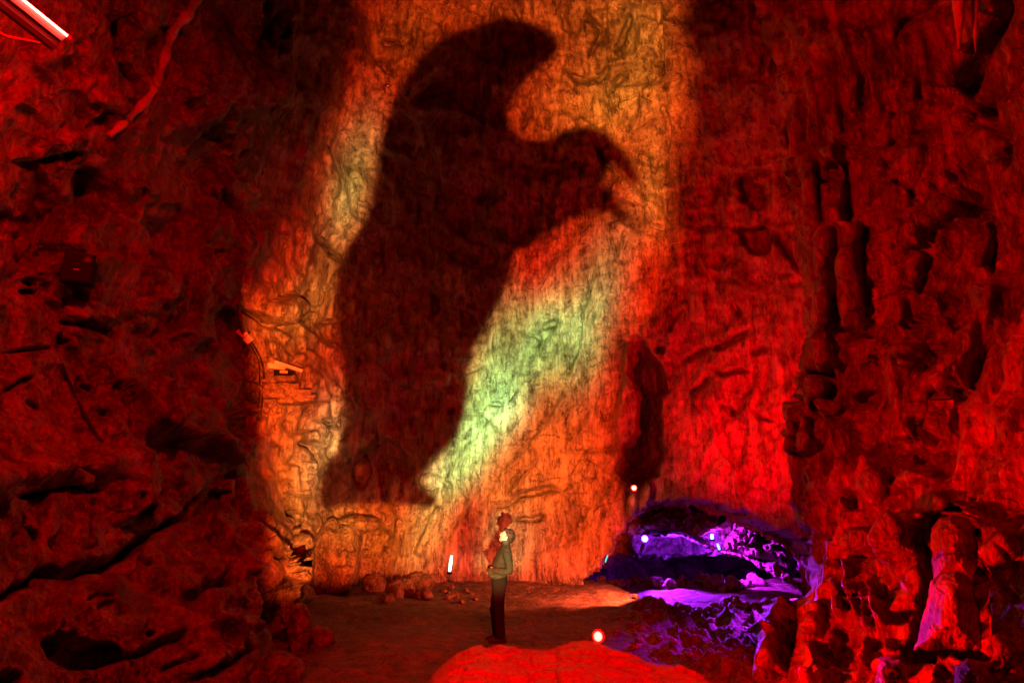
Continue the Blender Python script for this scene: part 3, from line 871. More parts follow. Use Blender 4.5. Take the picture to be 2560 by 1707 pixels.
def build_right():
    edge = np.array(EDGE)
    pys = np.arange(-380, 1850, 4.0)
    ex = np.interp(pys, edge[:, 1], edge[:, 0])
    nb = 36
    q = np.linspace(1, 0, nb, endpoint=False)                    # round the back of the edge
    front = np.concatenate([np.arange(0, 60, 3.0), np.arange(60, 1120, 4.2)])
    nc = nb + len(front)
    PX = np.zeros((len(pys), nc)); Y = np.zeros_like(PX)
    PY = np.repeat(pys[:, None], nc, 1)
    for j in range(nb):
        PX[:, j] = ex + 210 * q[j] ** 1.3
    PX[:, nb:] = ex[:, None] + front[None]
    Y = YR(PX, PY)
    Y[:, nb:] += .55 * np.exp(-front / 22.0)[None]
    Y[:, :nb] = (YR(ex, pys) + .55)[:, None] + 4.6 * (q[None] ** .8)
    B = at(PX, PY, Y)
    sh = PX.shape
    n0 = normals(B)
    n0[:, :nb] = n0[:, nb:nb + 1]
    n0[:, :nb, 0] -= .6; n0[:, :nb] /= np.linalg.norm(n0[:, :nb], axis=2, keepdims=True)
    n0[:, nb:] = normals(blur(B, 10))[:, nb:]
    vw = CAM - B; vw /= np.linalg.norm(vw, axis=2, keepdims=True)
    n0[:, nb:] += .7 * vw[:, nb:]; n0 = blur(n0, 4); n0 /= np.linalg.norm(n0, axis=2, keepdims=True)
    P = B.reshape(-1, 3).astype(np.float32)
    fx, fy = PX.ravel(), PY.ravel()
    wv = np.stack([fbm(P, 1.2, 3, s) for s in (4, 5, 6)], 1) * .28
    Q = P + wv
    low = smooth(1150, 1500, fy)
    A = np.clip(Y.ravel() / 10.5, .35, 1.0)
    lump = fbm(P, 2.0, 2, 112)
    h = .30 * A * fbm(P, 2.4, 3, 110)
    h += .16 * A * (ridged(Q, 1.5, 4, 120, gain=.42) - .9) * (1 - .4 * low)
    drp = smooth(-.55, .2, lump)
    h += .50 * A * (ridged(P + wv * .3, (.55, .55, 6.0), 2, 126, gain=.35) - .7) * (1 - .55 * low) * drp
    h += .16 * A * (ridged(P + wv * .2, (.19, .19, 3.2), 2, 128, gain=.4) - .7) * (1 - .6 * low) * drp
    fa, ea = facets(P + wv * .6, (.9, .9, .7), 6, .5, .3)
    h += A * (fa * .6 - .04 * smooth(.06, 0, ea)) * (1 - drp * .85)
    fb, eb = facets(P + wv * .3, .30, 7, .5, .25)
    h += A * fb * .34 * (1 - drp * .7)
    h = h - 0
    h += .035 * A * (ridged(Q, .36, 4, 140) - .8)
    h += .05 * A * fbm(P, .22, 4, 150, gain=.6)
    pits = fbm(P + wv, (.24, .24, .3), 4, 180, gain=.6)
    h -= .04 * A * smooth(.45, .8, pits)
    h = blur(h.reshape(*sh, 1).astype(np.float32), 1).reshape(-1)
    env = np.ones(sh); env[:, :nb] = (1 - .6 * q)[None]; env[:, 0] = 0
    h *= env.ravel()
    P1 = (B.reshape(-1, 3) + n0.reshape(-1, 3) * h[:, None]).reshape(*sh, 3)
    n1 = .5 * normals(blur(P1, 12)) + vw; n1 *= 1.25; n1 /= .8 * np.linalg.norm(n1, axis=2, keepdims=True); n1[:, :nb] = n0[:, :nb]
    qx, qy = proj(P1.reshape(-1, 3))
    rl = strokes(qx, qy, P, relief_right).reshape(sh) * np.clip(Y / 9, .55, 1.1) * .95; rl[:, :nb - 4] = 0
    P2 = P1 + n1 * rl[..., None]
    me = mesh_np('cave_wall_right', P2.reshape(-1, 3), grid_faces(*sh))
    o = link_mesh('cave_wall_right', me, M['right'])
    tag(o, 'near cave wall of dripping flowstone columns and black crevices on the right', 'cave wall', kind='structure')
    return P2


RIGHT_P = build_right()

# ================================================================== ground, passage, boulders
def fp(px, py, z=0.0):
    """ground point seen at a photo pixel"""
    d = FW + ((px - CX) / FPX) * RT + (-(py - CY) / FPX) * UP
    return CAM + d * ((z - CAM[2]) / d[2])


MOUND = [tuple(fp(x, y)[:2]) for x, y in ((1330, 1432), (1420, 1448), (1490, 1466), (1560, 1498), (1605, 1522), (1650, 1560))]
BANK = [tuple(fp(x, y)[:2]) for x, y in ((1500, 1600), (1560, 1580), (1650, 1568), (1750, 1566), (1850, 1566), (2000, 1566), (2150, 1566))]


def ground_z(X, Yg):
    P = np.stack([X, Yg, np.zeros_like(X)], 1).astype(np.float32)
    z = .10 * fbm(P, 2.2, 3, 200) + .035 * fbm(P, .45, 3, 205)
    d, s, _ = seg_dist(X, Yg, MOUND)
    far = smooth(.9, 0, d)
    sd = d * s                                   # which side of the crest of the sandy mound
    z += .20 * np.exp(-np.clip(-sd, 0, None) / 1.2) * (sd <= 0) + (.20 * np.exp(-(np.clip(sd, 0, None) / .28) ** 2)) * (sd > 0)
    d2, s2, _ = seg_dist(X, Yg, BANK)
    front = (s2 * d2)
    m = smooth(-3.2, .2, -np.abs(X - 4.0) + 1.0)
    zone = smooth(.2, 1.4, X - (1.5 + .0 * Yg)) * smooth(7.2, 8.4, Yg)
    z += (.17 + .08 * fbm(P, .7, 2, 215)) * np.exp(-(d2 / .45) ** 2) * zone
    z -= 1.9 * smooth(17.4, 19.5, Yg) * smooth(1.2, 2.2, X)
    nearside = zone * smooth(13.3, 12.4, Yg)
    z += nearside * (.16 * (ridged(P, .5, 4, 210) - .7) + .12 * smooth(13, 8, Yg))
    return z


def build_floor():
    xs = np.linspace(-9, 12, 520)
    ys = np.concatenate([np.linspace(1, 7, 40, endpoint=False), np.linspace(7, 19, 420, endpoint=False), np.linspace(19, 34, 60)])
    X, Yg = np.meshgrid(xs, ys)
    Z = ground_z(X.ravel(), Yg.ravel())
    me = mesh_np('cave_floor', np.stack([X.ravel(), Yg.ravel(), Z], 1), grid_faces(*X.shape)[:, ::-1])
    o = link_mesh('cave_floor', me, M['floor'])
    tag(o, 'uneven trodden earth floor of the cave', 'cave floor', kind='structure')
    return o


FLOOR = build_floor()


def gz(x, y):
    return float(ground_z(np.array([x], float), np.array([y], float))[0])


# ------------------------------------------------------------------ the low side passage behind the arch
def Z6(*pts):
    return [(1400 + x * .2806, 1150 + y * .2806) for x, y in pts]


def z6(x, y):
    return 1400 + x * .2806, 1150 + y * .2806


def poly_rock(name, poly, Y, depth, mat, label, cat, seed=0, R=40, rough=.12, tilt=(0, 0), step=2.0, jit=5, group=None, streak=0.0, off=.0, flatback=.35):
    """a lump of rock from its outline: rounded front, its own distance and thickness, broken surface and closed back"""
    a = np.array(poly)
    pxs = np.arange(a[:, 0].min() - 14, a[:, 0].max() + 14, step); pys = np.arange(a[:, 1].min() - 14, a[:, 1].max() + 14, step)
    PX, PY = np.meshgrid(pxs, pys); sh = PX.shape
    B0 = at(PX, PY, Y).reshape(-1, 3).astype(np.float32)
    k = Y / FPX
    sd = poly_sd(PX.ravel(), PY.ravel(), poly) + jit * fbm(B0, 60 * k, 3, seed + 1) + jit * .6 * fbm(B0, 18 * k, 3, seed + 5)
    t = np.clip(-sd / R, 0, 1)
    round_ = np.sqrt(1 - (1 - t) ** 2)
    tl = tilt[0] * (PX.ravel() - a[:, 0].mean()) / 100 + tilt[1] * (PY.ravel() - a[:, 1].mean()) / 100
    wv = np.stack([fbm(B0, 50 * k, 3, seed + q) for q in (2, 3, 4)], 1) * 22 * k
    nz = rough * (ridged(B0 + wv, 70 * k, 4, seed + 10) - .9) + rough * .45 * (ridged(B0 + wv, 22 * k, 3, seed + 15) - .8)
    f1, f2, cid = worley(B0 + wv * 1.5, 60 * k, seed % 7)
    nz += rough * .7 * (cid - .5) * smooth(0, .3, f2 - f1)
    if streak:
        nz += streak * (ridged(B0 + wv * .3, (16 * k, 16 * k, 120 * k), 3, seed + 20) - .8)
    Yf = Y + tl - (depth + nz * 1.4) * round_ + off
    Yb = Y + tl + depth * flatback * round_ + off
    ins = (sd < 0).reshape(sh)
    F = grid_faces(*sh); F = F[ins.ravel()[F].all(1)]
    V = np.concatenate([at(PX, PY, Yf.reshape(sh)).reshape(-1, 3), at(PX, PY, Yb.reshape(sh)).reshape(-1, 3)])
    n = PX.size
    F = np.concatenate([F, F[:, ::-1] + n])
    used = np.unique(F); mp = np.zeros(2 * n, np.int64); mp[used] = np.arange(len(used))
    o = link_mesh(name, mesh_np(name, V[used], mp[F]), M[mat])
    if cat: tag(o, label, cat, group)
    return o


def build_passage():
    # far wall of the low chamber, sloping up to a ledge on its right
    pxs = np.arange(1440, 2260, 3); pys = np.arange(1180, 1416, 3)
    PX, PY = np.meshgrid(pxs, pys)
    Y = 20.6 - 2.6 * smooth(1680, 1860, PX) + .8 * smooth(1640, 1480, PX) * -1
    B = at(PX, PY, Y); sh = PX.shape; P = B.reshape(-1, 3).astype(np.float32)
    wv = np.stack([fbm(P, 1.0, 3, s) for s in (7, 8, 9)], 1) * .3
    h = .45 * (ridged(P + wv, 1.3, 4, 220) - .8) + .14 * (ridged(P + wv, .4, 3, 230) - .8) + .3 * fbm(P, 1.6, 3, 236)
    P2 = P + (np.array([-.25, -1, -.1], np.float32)) * h[:, None]
    low = np.array(Z6((200, 905), (700, 908), (900, 915), (1080, 925), (1190, 925), (1260, 880), (1400, 865), (1520, 850), (1900, 850), (3200, 850)))
    lim = np.interp(PX.ravel(), low[:, 0], low[:, 1]) + 7 * fbm(P, .5, 3, 240) + 5 * fbm(P, .2, 2, 243)
    F = grid_faces(*sh); F = F[(PY.ravel() < lim)[F].all(1)]
    P2[:, 1] += 2.5 * np.exp(-np.clip(lim - PY.ravel(), 0, None) / 10.0) ** 2
    used = np.unique(F); mp = np.zeros(len(P2), np.int64); mp[used] = np.arange(len(used))
    o = link_mesh('cave_wall_passage', mesh_np('cave_wall_passage', P2[used], mp[F]), M['passage'])
    tag(o, 'violet lit rough rock wall at the back of the low passage', 'cave wall', kind='structure')
    # the dark end of the tunnel under it
    pxs = np.arange(1250, 2600, 8.0); pys = np.arange(1200, 1560, 8.0)
    PX, PY = np.meshgrid(pxs, pys)
    B = at(PX, PY, 29 - 3.5 * ((PX - 1750) / 400) ** 2); P = B.reshape(-1, 3).astype(np.float32)
    P2 = P + np.array([0, -1, 0]) * (.8 * fbm(P, 3, 4, 260) + .5 * ridged(P, 1.2, 3, 265))[:, None]
    o = link_mesh('cave_wall_tunnel', mesh_np('cave_wall_tunnel', P2, grid_faces(*PX.shape)), M['passage'])
    tag(o, 'dimly lit rock at the far end of the low tunnel', 'cave wall', kind='structure')
    # rocks inside the mouth
    poly_rock('rock_slab', Z6((560, 560), (640, 470), (830, 360), (1000, 290), (1200, 290), (1440, 350), (1560, 440), (1540, 550), (1480, 612), (1350, 645), (1240, 700), (1180, 685), (1100, 640), (830, 628), (700, 660), (600, 700), (540, 640)), 17.6, .9, 'passage',
              'dark bedded rock slab hanging across the top of the passage mouth', 'rock slab', 801, R=26, rough=.22, tilt=(.3, -.9), jit=4)
    poly_rock('rock_ledge', Z6((790, 664), (860, 645), (1000, 642), (1110, 650), (1190, 694), (1250, 712), (1340, 760), (1300, 790), (1200, 735), (1100, 690), (980, 692), (850, 690)), 19.2, .4, 'passage',
              'thin bright violet rock ledge beside the violet floodlight', 'rock ledge', 821, R=6, rough=.16, jit=3, step=1.5)
    poly_rock('rock_block', Z6((1545, 470), (1640, 470), (1760, 500), (1900, 540), (2050, 600), (2130, 680), (2120, 800), (2070, 900), (2010, 960), (1900, 900), (1780, 870), (1660, 850), (1560, 815), (1480, 790), (1470, 700), (1540, 600)), 17.2, 1.0, 'passage',
              'big fractured rock block veined with purple light on the right of the passage', 'rock block', 841, R=22, rough=.42, tilt=(-.55, .3), jit=6)
    poly_rock('rubble_slope', Z6((1425, 815), (1560, 822), (1660, 850), (1800, 910), (1920, 905), (1990, 975), (2110, 1075), (2240, 1170), (2230, 1230), (2150, 1170), (2040, 1105), (1940, 1050), (1850, 1000), (1740, 935), (1640, 885), (1500, 850)), 15.9, .5, 'passage',
              'bright purple rubble slope edging the black void in the passage', 'rubble slope', 861, R=14, rough=.13, tilt=(-.35, -.5), jit=5, step=1.5)


build_passage()


# ------------------------------------------------------------------ rocks
def rock_mesh(name, r, seed, sub=4, rough=.22, fine=.06, flat=0.0, square=.0):
    bm = bmesh.new()
    bmesh.ops.create_icosphere(bm, subdivisions=sub, radius=1.0)
    V = np.array([v.co[:] for v in bm.verts], np.float32)
    S = np.array([seed * 3.7, seed * 1.3, seed * 2.1], np.float32)
    if square:
        k = np.abs(V).max(1, keepdims=True)
        V = V * (1 - square) + V / k * .8 * square
    f1, f2, cid = worley(V + S, 1.1, seed % 5)
    k = 1 + rough * fbm(V + S, 1.2, 3, 300) + rough * .8 * (cid - .5) + fine * fbm(V + S, .3, 3, 310) + fine * (ridged(V + S, .5, 3, 320) - .8)
    V = V * k[:, None] * np.array(r, np.float32)
    if flat:
        V[:, 2] = np.maximum(V[:, 2], -r[2] * flat)
    for v, c in zip(bm.verts, V):
        v.co = c
    me = bpy.data.meshes.new(name)
    bm.to_mesh(me); bm.free()
    return me


def rock(name, loc, r, seed, label, cat, mat='stone', group=None, rz=0, sub=4, **kw):
    o = link_mesh(name, rock_mesh(name, r, seed, sub, **kw), M[mat])
    o.location = loc; o.rotation_euler = (0, 0, rz)
    return tag(o, label, cat, group)


# foreground boulder: its skyline traced once, built as a broad humped block two metres deep
def build_boulder():
    sky = T('BC', (560, 1640), (600, 1568), (640, 1500), (700, 1440), (790, 1370), (880, 1332), (960, 1312), (1100, 1308), (1300, 1322), (1470, 1331), (1500, 1310), (1640, 1299), (1780, 1310), (1900, 1345), (2000, 1375), (2100, 1420), (2220, 1450), (2346, 1468)) + T('BR', (100, 1512), (190, 1568), (300, 1680))
    sx, sy = np.array([p[0] for p in sky]), np.array([p[1] for p in sky])
    pxs = np.arange(sx[0], sx[-1], 2.5)
    ed = np.interp(pxs, sx, sy)
    ye = 5.9 - .9 * ((pxs - 1430) / 380) ** 2
    E = at(pxs, ed, ye)
    rows = []
    tt = np.concatenate([np.linspace(0, 1, 110)])
    side = np.clip(np.minimum(pxs - pxs[0], pxs[-1] - pxs) / 90.0, 0, 1)
    hump = np.sqrt(1 - (1 - side) ** 2)
    for t in tt:                                   # from the near foot over the top to the skyline
        Yr = 2.3 + (ye - 2.3) * t
        x = E[:, 0] * (Yr / ye) ** .75 + .0 * Yr
        z = E[:, 2] + .12 * (1 - t) + .10 * np.sin(math.pi * t) * 0 - .0
        rows.append(np.stack([x, Yr, z], 1))
    for k in range(1, 26):                         # down the far side to the ground
        a = k / 25
        x = E[:, 0] * (1 + .02 * a); Yr = ye + .55 * math.sin(a * math.pi / 2)
        z = E[:, 2] * (1 - a ** 2.0 * 1.15) - .0
        rows.append(np.stack([x, Yr, z], 1))
    G = np.stack(rows)
    P = G.reshape(-1, 3).astype(np.float32)
    n = normals(G); n[..., 2] = np.abs(n[..., 2])
    fq, eq = facets(P, (.5, .35, .3), 9, .12, .06)
    h = .03 * fbm(P, .8, 3, 400) + .018 * fbm(P, .15, 4, 405) + fq - .04 * smooth(.78, .95, ridged(P, (.9, .35, .5), 3, 410) * .75)
    h *= np.repeat(np.r_[np.linspace(1, .6, 110), np.linspace(.6, 1, 25)], len(pxs))
    P1 = P + n.reshape(-1, 3) * h[:, None]
    qx, qy = proj(P1)
    st = [('crack', T('BC', (1325, 1350), (1295, 1380), (1310, 1420), (1360, 1450), (1400, 1490), (1470, 1550)), 2.2, .025),
          ('crack', T('BC', (980, 1340), (1080, 1355), (1180, 1370)), 3, .025), ('crack', T('BC', (1240, 1440), (1320, 1455), (1400, 1470)), 2.5, .02),
          ('crack', T('BC', (1780, 1490), (1880, 1510), (1970, 1530)), 2.5, .025), ('crack', T('BC', (1250, 1410), (1330, 1425), (1400, 1435)), 2, .015),
          ('crack', T('BC', (1600, 1340), (1760, 1370), (1850, 1400)), 2, .012), ('crack', T('BC', (1900, 1440), (2080, 1480), (2250, 1510)), 2, .014)]
    P1 = P1 + n.reshape(-1, 3) * strokes(qx, qy, P * 3, st)[:, None]
    o = link_mesh('boulder', mesh_np('boulder', P1, grid_faces(*G.shape[:2])), M['boulder'])
    tag(o, 'broad smooth boulder in the foreground, lit bright red behind the floodlight', 'boulder')


build_boulder()


def on_ground(name, px, py, r, seed, label, cat='stone', sink=.34, **kw):
    p = fp(px, py)
    return rock(name, (p[0], p[1], gz(p[0], p[1]) + r[2] * (1 - 2 * sink)), r, seed, label, cat, **kw)


# rounded boulder against the foot of the wall, and the cluster in front of it
p = at(838, 1400, 15.2)
rock('boulder', (p[0], 15.3, .75), (.62, .6, .95), 3, 'tall rounded boulder leaning on the foot of the wall left of the person', 'boulder', mat='left', rough=.14, fine=.05, square=.25)
p = at(905, 1312, 15.6)
rock('rock_spur', (p[0] - .12, 15.75, p[2]), (.55, .45, .22), 6, 'small rock spur jutting from the wall above the tall rounded boulder', 'rock spur', mat='back', rz=.2, rough=.2)
clusters = [(935, 1470, (.30, .24, .26), 11), (985, 1496, (.20, .18, .26), 12), (1012, 1490, (.24, .2, .30), 13), (1045, 1470, (.38, .3, .28), 14), (1095, 1455, (.30, .3, .22), 15),
            (1000, 1452, (.42, .34, .30), 16), (965, 1508, (.16, .14, .14), 17), (1060, 1496, (.20, .17, .16), 18)]
for px, py, r, s in clusters:
    on_ground('stone', px, py, r, s, 'smooth rounded stone in the heap at the foot of the slab', 'stone', group='rounded stones heaped at the foot of the slab', rough=.26, fine=.08, square=.2)
for k in range(18):
    px, py = 1135 + rng.normal() * 26, 1490 + rng.normal() * 12
    s = .035 + .05 * rng.rand()
    on_ground('stone', px, py, (s, s, s * .8), 30 + k, 'fist sized broken stone scattered left of the person', 'stone', group='broken stones scattered on the floor', sub=3, rough=.55, square=.5)
on_ground('stone', 800, 1622, (.24, .2, .2), 61, 'angular stone lying alone on the dark floor at the lower left', 'stone', rough=.3, square=.3)
on_ground('stalagmite', 745, 1640, (.17, .16, .42), 62, 'short rounded stalagmite at the foot of the left wall', 'stalagmite', sink=.15, mat='left', rough=.2)
on_ground('stone', 690, 1702, (.36, .3, .26), 63, 'rounded red boulder at the bottom edge below the left wall', 'boulder', mat='left', rough=.14)

# stones edging the path in the passage
for k in range(27):
    px = 1500 + k * 15.5 + rng.normal() * 4
    py = 1462 + 6 * math.sin(k * .7) + (8 if px > 1800 else 0) + rng.normal() * 1.5
    s = .06 + .09 * rng.rand() + (.04 if 1770 < px < 1850 else 0)
    lab, grp = ('rough stone in the far row edging the purple lit path', 'stones edging the far side of the path')
    on_ground('border_stone', px, py, (s * 1.2, s, s * (.9 + .5 * rng.rand())), 70 + k, lab, 'stone', sink=.3, group=grp, sub=3, rough=.5, square=.35, rz=rng.rand() * 6)
for k in range(24):
    px = 1600 + k * 16.5 + rng.normal() * 5
    py = 1533 + rng.normal() * 3
    s = .05 + .06 * rng.rand() + (.07 if px > 1820 else 0)
    q = fp(px, py)
    rock('border_stone', (q[0], q[1] + .2, gz(q[0], q[1] + .2) + s * .55), (s * 1.2, s, s * .9), 110 + k, 'rough stone in the near row topping the dark bank by the path', 'stone', group='stones edging the near side of the path', sub=3, rough=.5, square=.35, rz=rng.rand() * 6)
# loose rubble on the bank
for k in range(90):
    px, py = 1530 + 440 * rng.rand(), 1560 + 130 * rng.rand()
    q = fp(px, py); s = .02 + .06 * rng.rand() ** 3
    rock('rubble_stone', (q[0], q[1], gz(q[0], q[1]) + s * .4), (s * 1.3, s, s * .8), 140 + k, 'small rubble stone lying on the dark bank right of the floodlight', 'stone', group='rubble on the dark bank', sub=2, rough=.45, square=.4, rz=rng.rand() * 6)
# lumps standing at the foot of the right-hand wall
poly_rock('stalagmite', T('BR', (1700, 860), (1780, 815), (1870, 798), (1950, 815), (2010, 900), (2040, 1050), (2060, 1340), (1590, 1340), (1630, 1200), (1655, 1080), (1690, 960)), 6.0, .42, 'right',
          'big rounded stalagmite at the lower right with a bright red left edge', 'stalagmite', 901, R=80, rough=.012, streak=.0, tilt=(-.25, 0), jit=4)
poly_rock('stalagmite', T('BR', (1705, 640), (1702, 500), (1760, 430), (1850, 408), (1940, 425), (2005, 480), (2035, 620), (2030, 740), (1990, 860), (1720, 860)), 6.7, .4, 'right',
          'dim domed stalagmite standing above and behind the big rounded one', 'stalagmite', 921, R=66, rough=.012, streak=.0, tilt=(-.2, 0), jit=4)
poly_rock('boulder', T('BR', (1310, 1640), (1340, 1450), (1380, 1405), (1500, 1400), (1545, 1440), (1570, 1640)), 5.9, .35, 'right',
          'flat topped boulder at the bottom edge under the right wall', 'boulder', 941, R=30, rough=.06, tilt=(-.2, 0), jit=4)
poly_rock('boulder', T('BR', (1840, 1640), (1880, 1440), (1960, 1395), (2070, 1420), (2130, 1500), (2150, 1640)), 5.4, .35, 'right',
          'dark hunched boulder at the bottom right below the big stalagmite', 'boulder', 951, R=34, rough=.06, tilt=(-.2, 0), jit=4)
poly_rock('boulder', T('BR', (2130, 1500), (2150, 1350), (2200, 1315), (2260, 1340), (2290, 1500)), 5.6, .3, 'right',
          'small knob of rock at the far lower right by the frame edge', 'boulder', 961, R=26, rough=.05, tilt=(-.2, 0), jit=3)
# protruding stone on the left wall

# ================================================================== lamps
RED = (1.0, .0, .0)
PUR = (.42, .010, 1.0)


def lamp(name, typ, loc, power, col, target=None, parent=None, **kw):
    l = bpy.data.lights.new(name, typ)
    l.energy = power; l.color = col
    for k, v in kw.items(): setattr(l, k, v)
    o = bpy.data.objects.new(name, l)
    COL.objects.link(o)
    o.location = loc
    if target is not None:
        o.rotation_euler = (Vector(target) - Vector(loc)).to_track_quat('-Z', 'Y').to_euler()
    return o


w = bpy.data.worlds.new('World'); scene.world = w; w.use_nodes = True
w.node_tree.nodes['Background'].inputs['Color'].default_value = (0, 0, 0, 1)
w.node_tree.nodes['Background'].inputs['Strength'].default_value = 0.0

scene.view_settings.view_transform = 'Standard'
scene.view_settings.look = 'None'
scene.view_settings.exposure = 0
scene.view_settings.gamma = 1
scene.cycles.use_denoising = True
scene.cycles.max_bounces = 3
scene.cycles.diffuse_bounces = 2
scene.cycles.transparent_max_bounces = 16
scene.cycles.sample_clamp_indirect = 3
scene.cycles.use_light_tree = True
scene.cycles.use_adaptive_sampling = True
scene.cycles.adaptive_threshold = .03

# red floods of the hall and added fill spots, behind and beside the viewer
lamp('red_spot', 'SPOT', (-.4, 1.5, 8.2), 2500, RED, target=(-6.0, 8.8, 3.2), spot_size=1.8, spot_blend=1, shadow_soft_size=.22)
lamp('red_spot', 'SPOT', (-3.3, 4.1, 6.4), 4300, RED, target=(6.0, 9.6, 7.2), spot_size=1.3, spot_blend=.8, shadow_soft_size=.10)  # extra spot standing for the tube's light on the right wall
lamp('red_spot', 'SPOT', (-.5, -1.0, 4.5), 150, RED, target=(1.5, 14, 6), spot_size=2.2, spot_blend=1, shadow_soft_size=.1)  # added weak fill on the back wall, no lamp of the hall
lamp('red_spot', 'SPOT', (1.2, .5, 4.6), 4600, RED, target=(.75, 5.2, 1.0), spot_size=.75, spot_blend=.5, shadow_soft_size=.08)
lamp('red_spot', 'SPOT', (2.2, -1.2, 3.8), 420, RED, target=(4.3, 6.5, 1.4), spot_size=1.1, spot_blend=1, shadow_soft_size=.15)  # added front fill for the lower right, no lamp of the hall
# tube, top left
lamp('red_tube_light', 'POINT', tuple(at(110, 40, 4.7)), 240, RED, shadow_soft_size=.1)
# hidden behind the right column
lamp('red_spot', 'SPOT', tuple(at(2016, 1310, 11.6)), 2500, RED, target=tuple(at(1860, 960, 15)), spot_size=1.65, spot_blend=1, shadow_soft_size=.08)
# floodlight by the boulder
lamp('red_spot', 'SPOT', tuple(at(1500, 1586, 6.35)), 2000, RED, target=tuple(at(2230, 1520, 7.0)), spot_size=1.2, spot_blend=.6, shadow_soft_size=.04)
# low lamp behind the bank that rakes the sandy mound
q = fp(1630, 1530)
lamp('warm_flood', 'SPOT', (q[0], q[1], .92), 1800, (1, .10, .035), target=tuple(fp(1420, 1500)), spot_size=1.5, spot_blend=.8, shadow_soft_size=.04)
# purple
lamp('purple_light', 'SPOT', tuple(at(1616, 1349, 17.0)), 4200, (.34, .012, 1), target=tuple(fp(1730, 1498)), spot_size=1.0, spot_blend=.8, shadow_soft_size=.06)
lamp('purple_light', 'SPOT', tuple(at(1765, 1345, 15.75)), 2600, PUR, target=tuple(at(1960, 1425, 16.2)), spot_size=1.1, spot_blend=.3, shadow_soft_size=.05)  # added lamp without a fitting, brightens the rubble slope
lamp('purple_light', 'SPOT', tuple(at(1750, 1350, 16.8)), 1100, PUR, target=tuple(at(1920, 1410, 17.6)), spot_size=1.9, spot_blend=.3, shadow_soft_size=.06)
lamp('purple_light', 'SPOT', tuple(at(1700, 1352, 18.2)), 1100, (.2, .01, 1), target=tuple(at(1740, 1350, 20.5)), spot_size=2.0, spot_blend=.3, shadow_soft_size=.06)
lamp('purple_light', 'SPOT', tuple(at(2012, 1350, 11.6)), 1400, PUR, target=tuple(fp(1885, 1605)), spot_size=.95, spot_blend=.4, shadow_soft_size=.06)
lamp('purple_light', 'POINT', tuple(at(1640, 1400, 23.0)), 160, (.3, .01, 1), shadow_soft_size=.2)  # added violet fill so the tunnel end is not black

# ================================================================== slide projector that throws the giant shadow
LAMP_P = np.array([.17, -.35, 1.66])
AIM = at(1230, 760, 16.3)
SIL = D((752, 1168), (735, 1150), (736, 1095), (752, 1060), (775, 1030), (790, 965), (793, 900), (780, 800), (768, 700), (774, 620), (800, 560), (838, 510), (860, 430), (866, 370), (880, 300), (903, 235), (938, 170),
        (985, 112), (1040, 76), (1100, 56), (1150, 40), (1200, 46), (1245, 63), (1275, 86), (1284, 110), (1268, 137), (1232, 162), (1200, 192), (1178, 228), (1160, 262), (1168, 288), (1200, 318), (1240, 326),
        (1300, 300), (1345, 288), (1392, 306), (1425, 340), (1450, 375), (1466, 412), (1455, 424), (1430, 396), (1408, 374), (1386, 395), (1380, 425), (1400, 440), (1420, 470), (1442, 503), (1426, 509),
        (1400, 488), (1362, 483), (1310, 502), (1265, 530), (1225, 556), (1182, 580), (1166, 640), (1150, 690), (1118, 740), (1088, 800), (1072, 862), (1075, 905), (1066, 960), (1050, 1000), (1020, 1040), (990, 1068), (966, 1093), (962, 1116), (985, 1128), (1008, 1150), (990, 1166), (900, 1156), (820, 1156))
BEAM = D((655, 1345), (640, 1200), (622, 1060), (605, 930), (600, 800), (560, 740), (580, 680), (650, 620), (700, 520), (730, 400), (752, 300), (800, 190), (835, 60), (850, -60), (1535, -60), (1570, 60), (1598, 150), (1565, 260), (1555, 420),
         (1545, 520), (1530, 600), (1520, 680), (1465, 730), (1440, 800), (1425, 920), (1418, 1080), (1420, 1200), (1400, 1345))


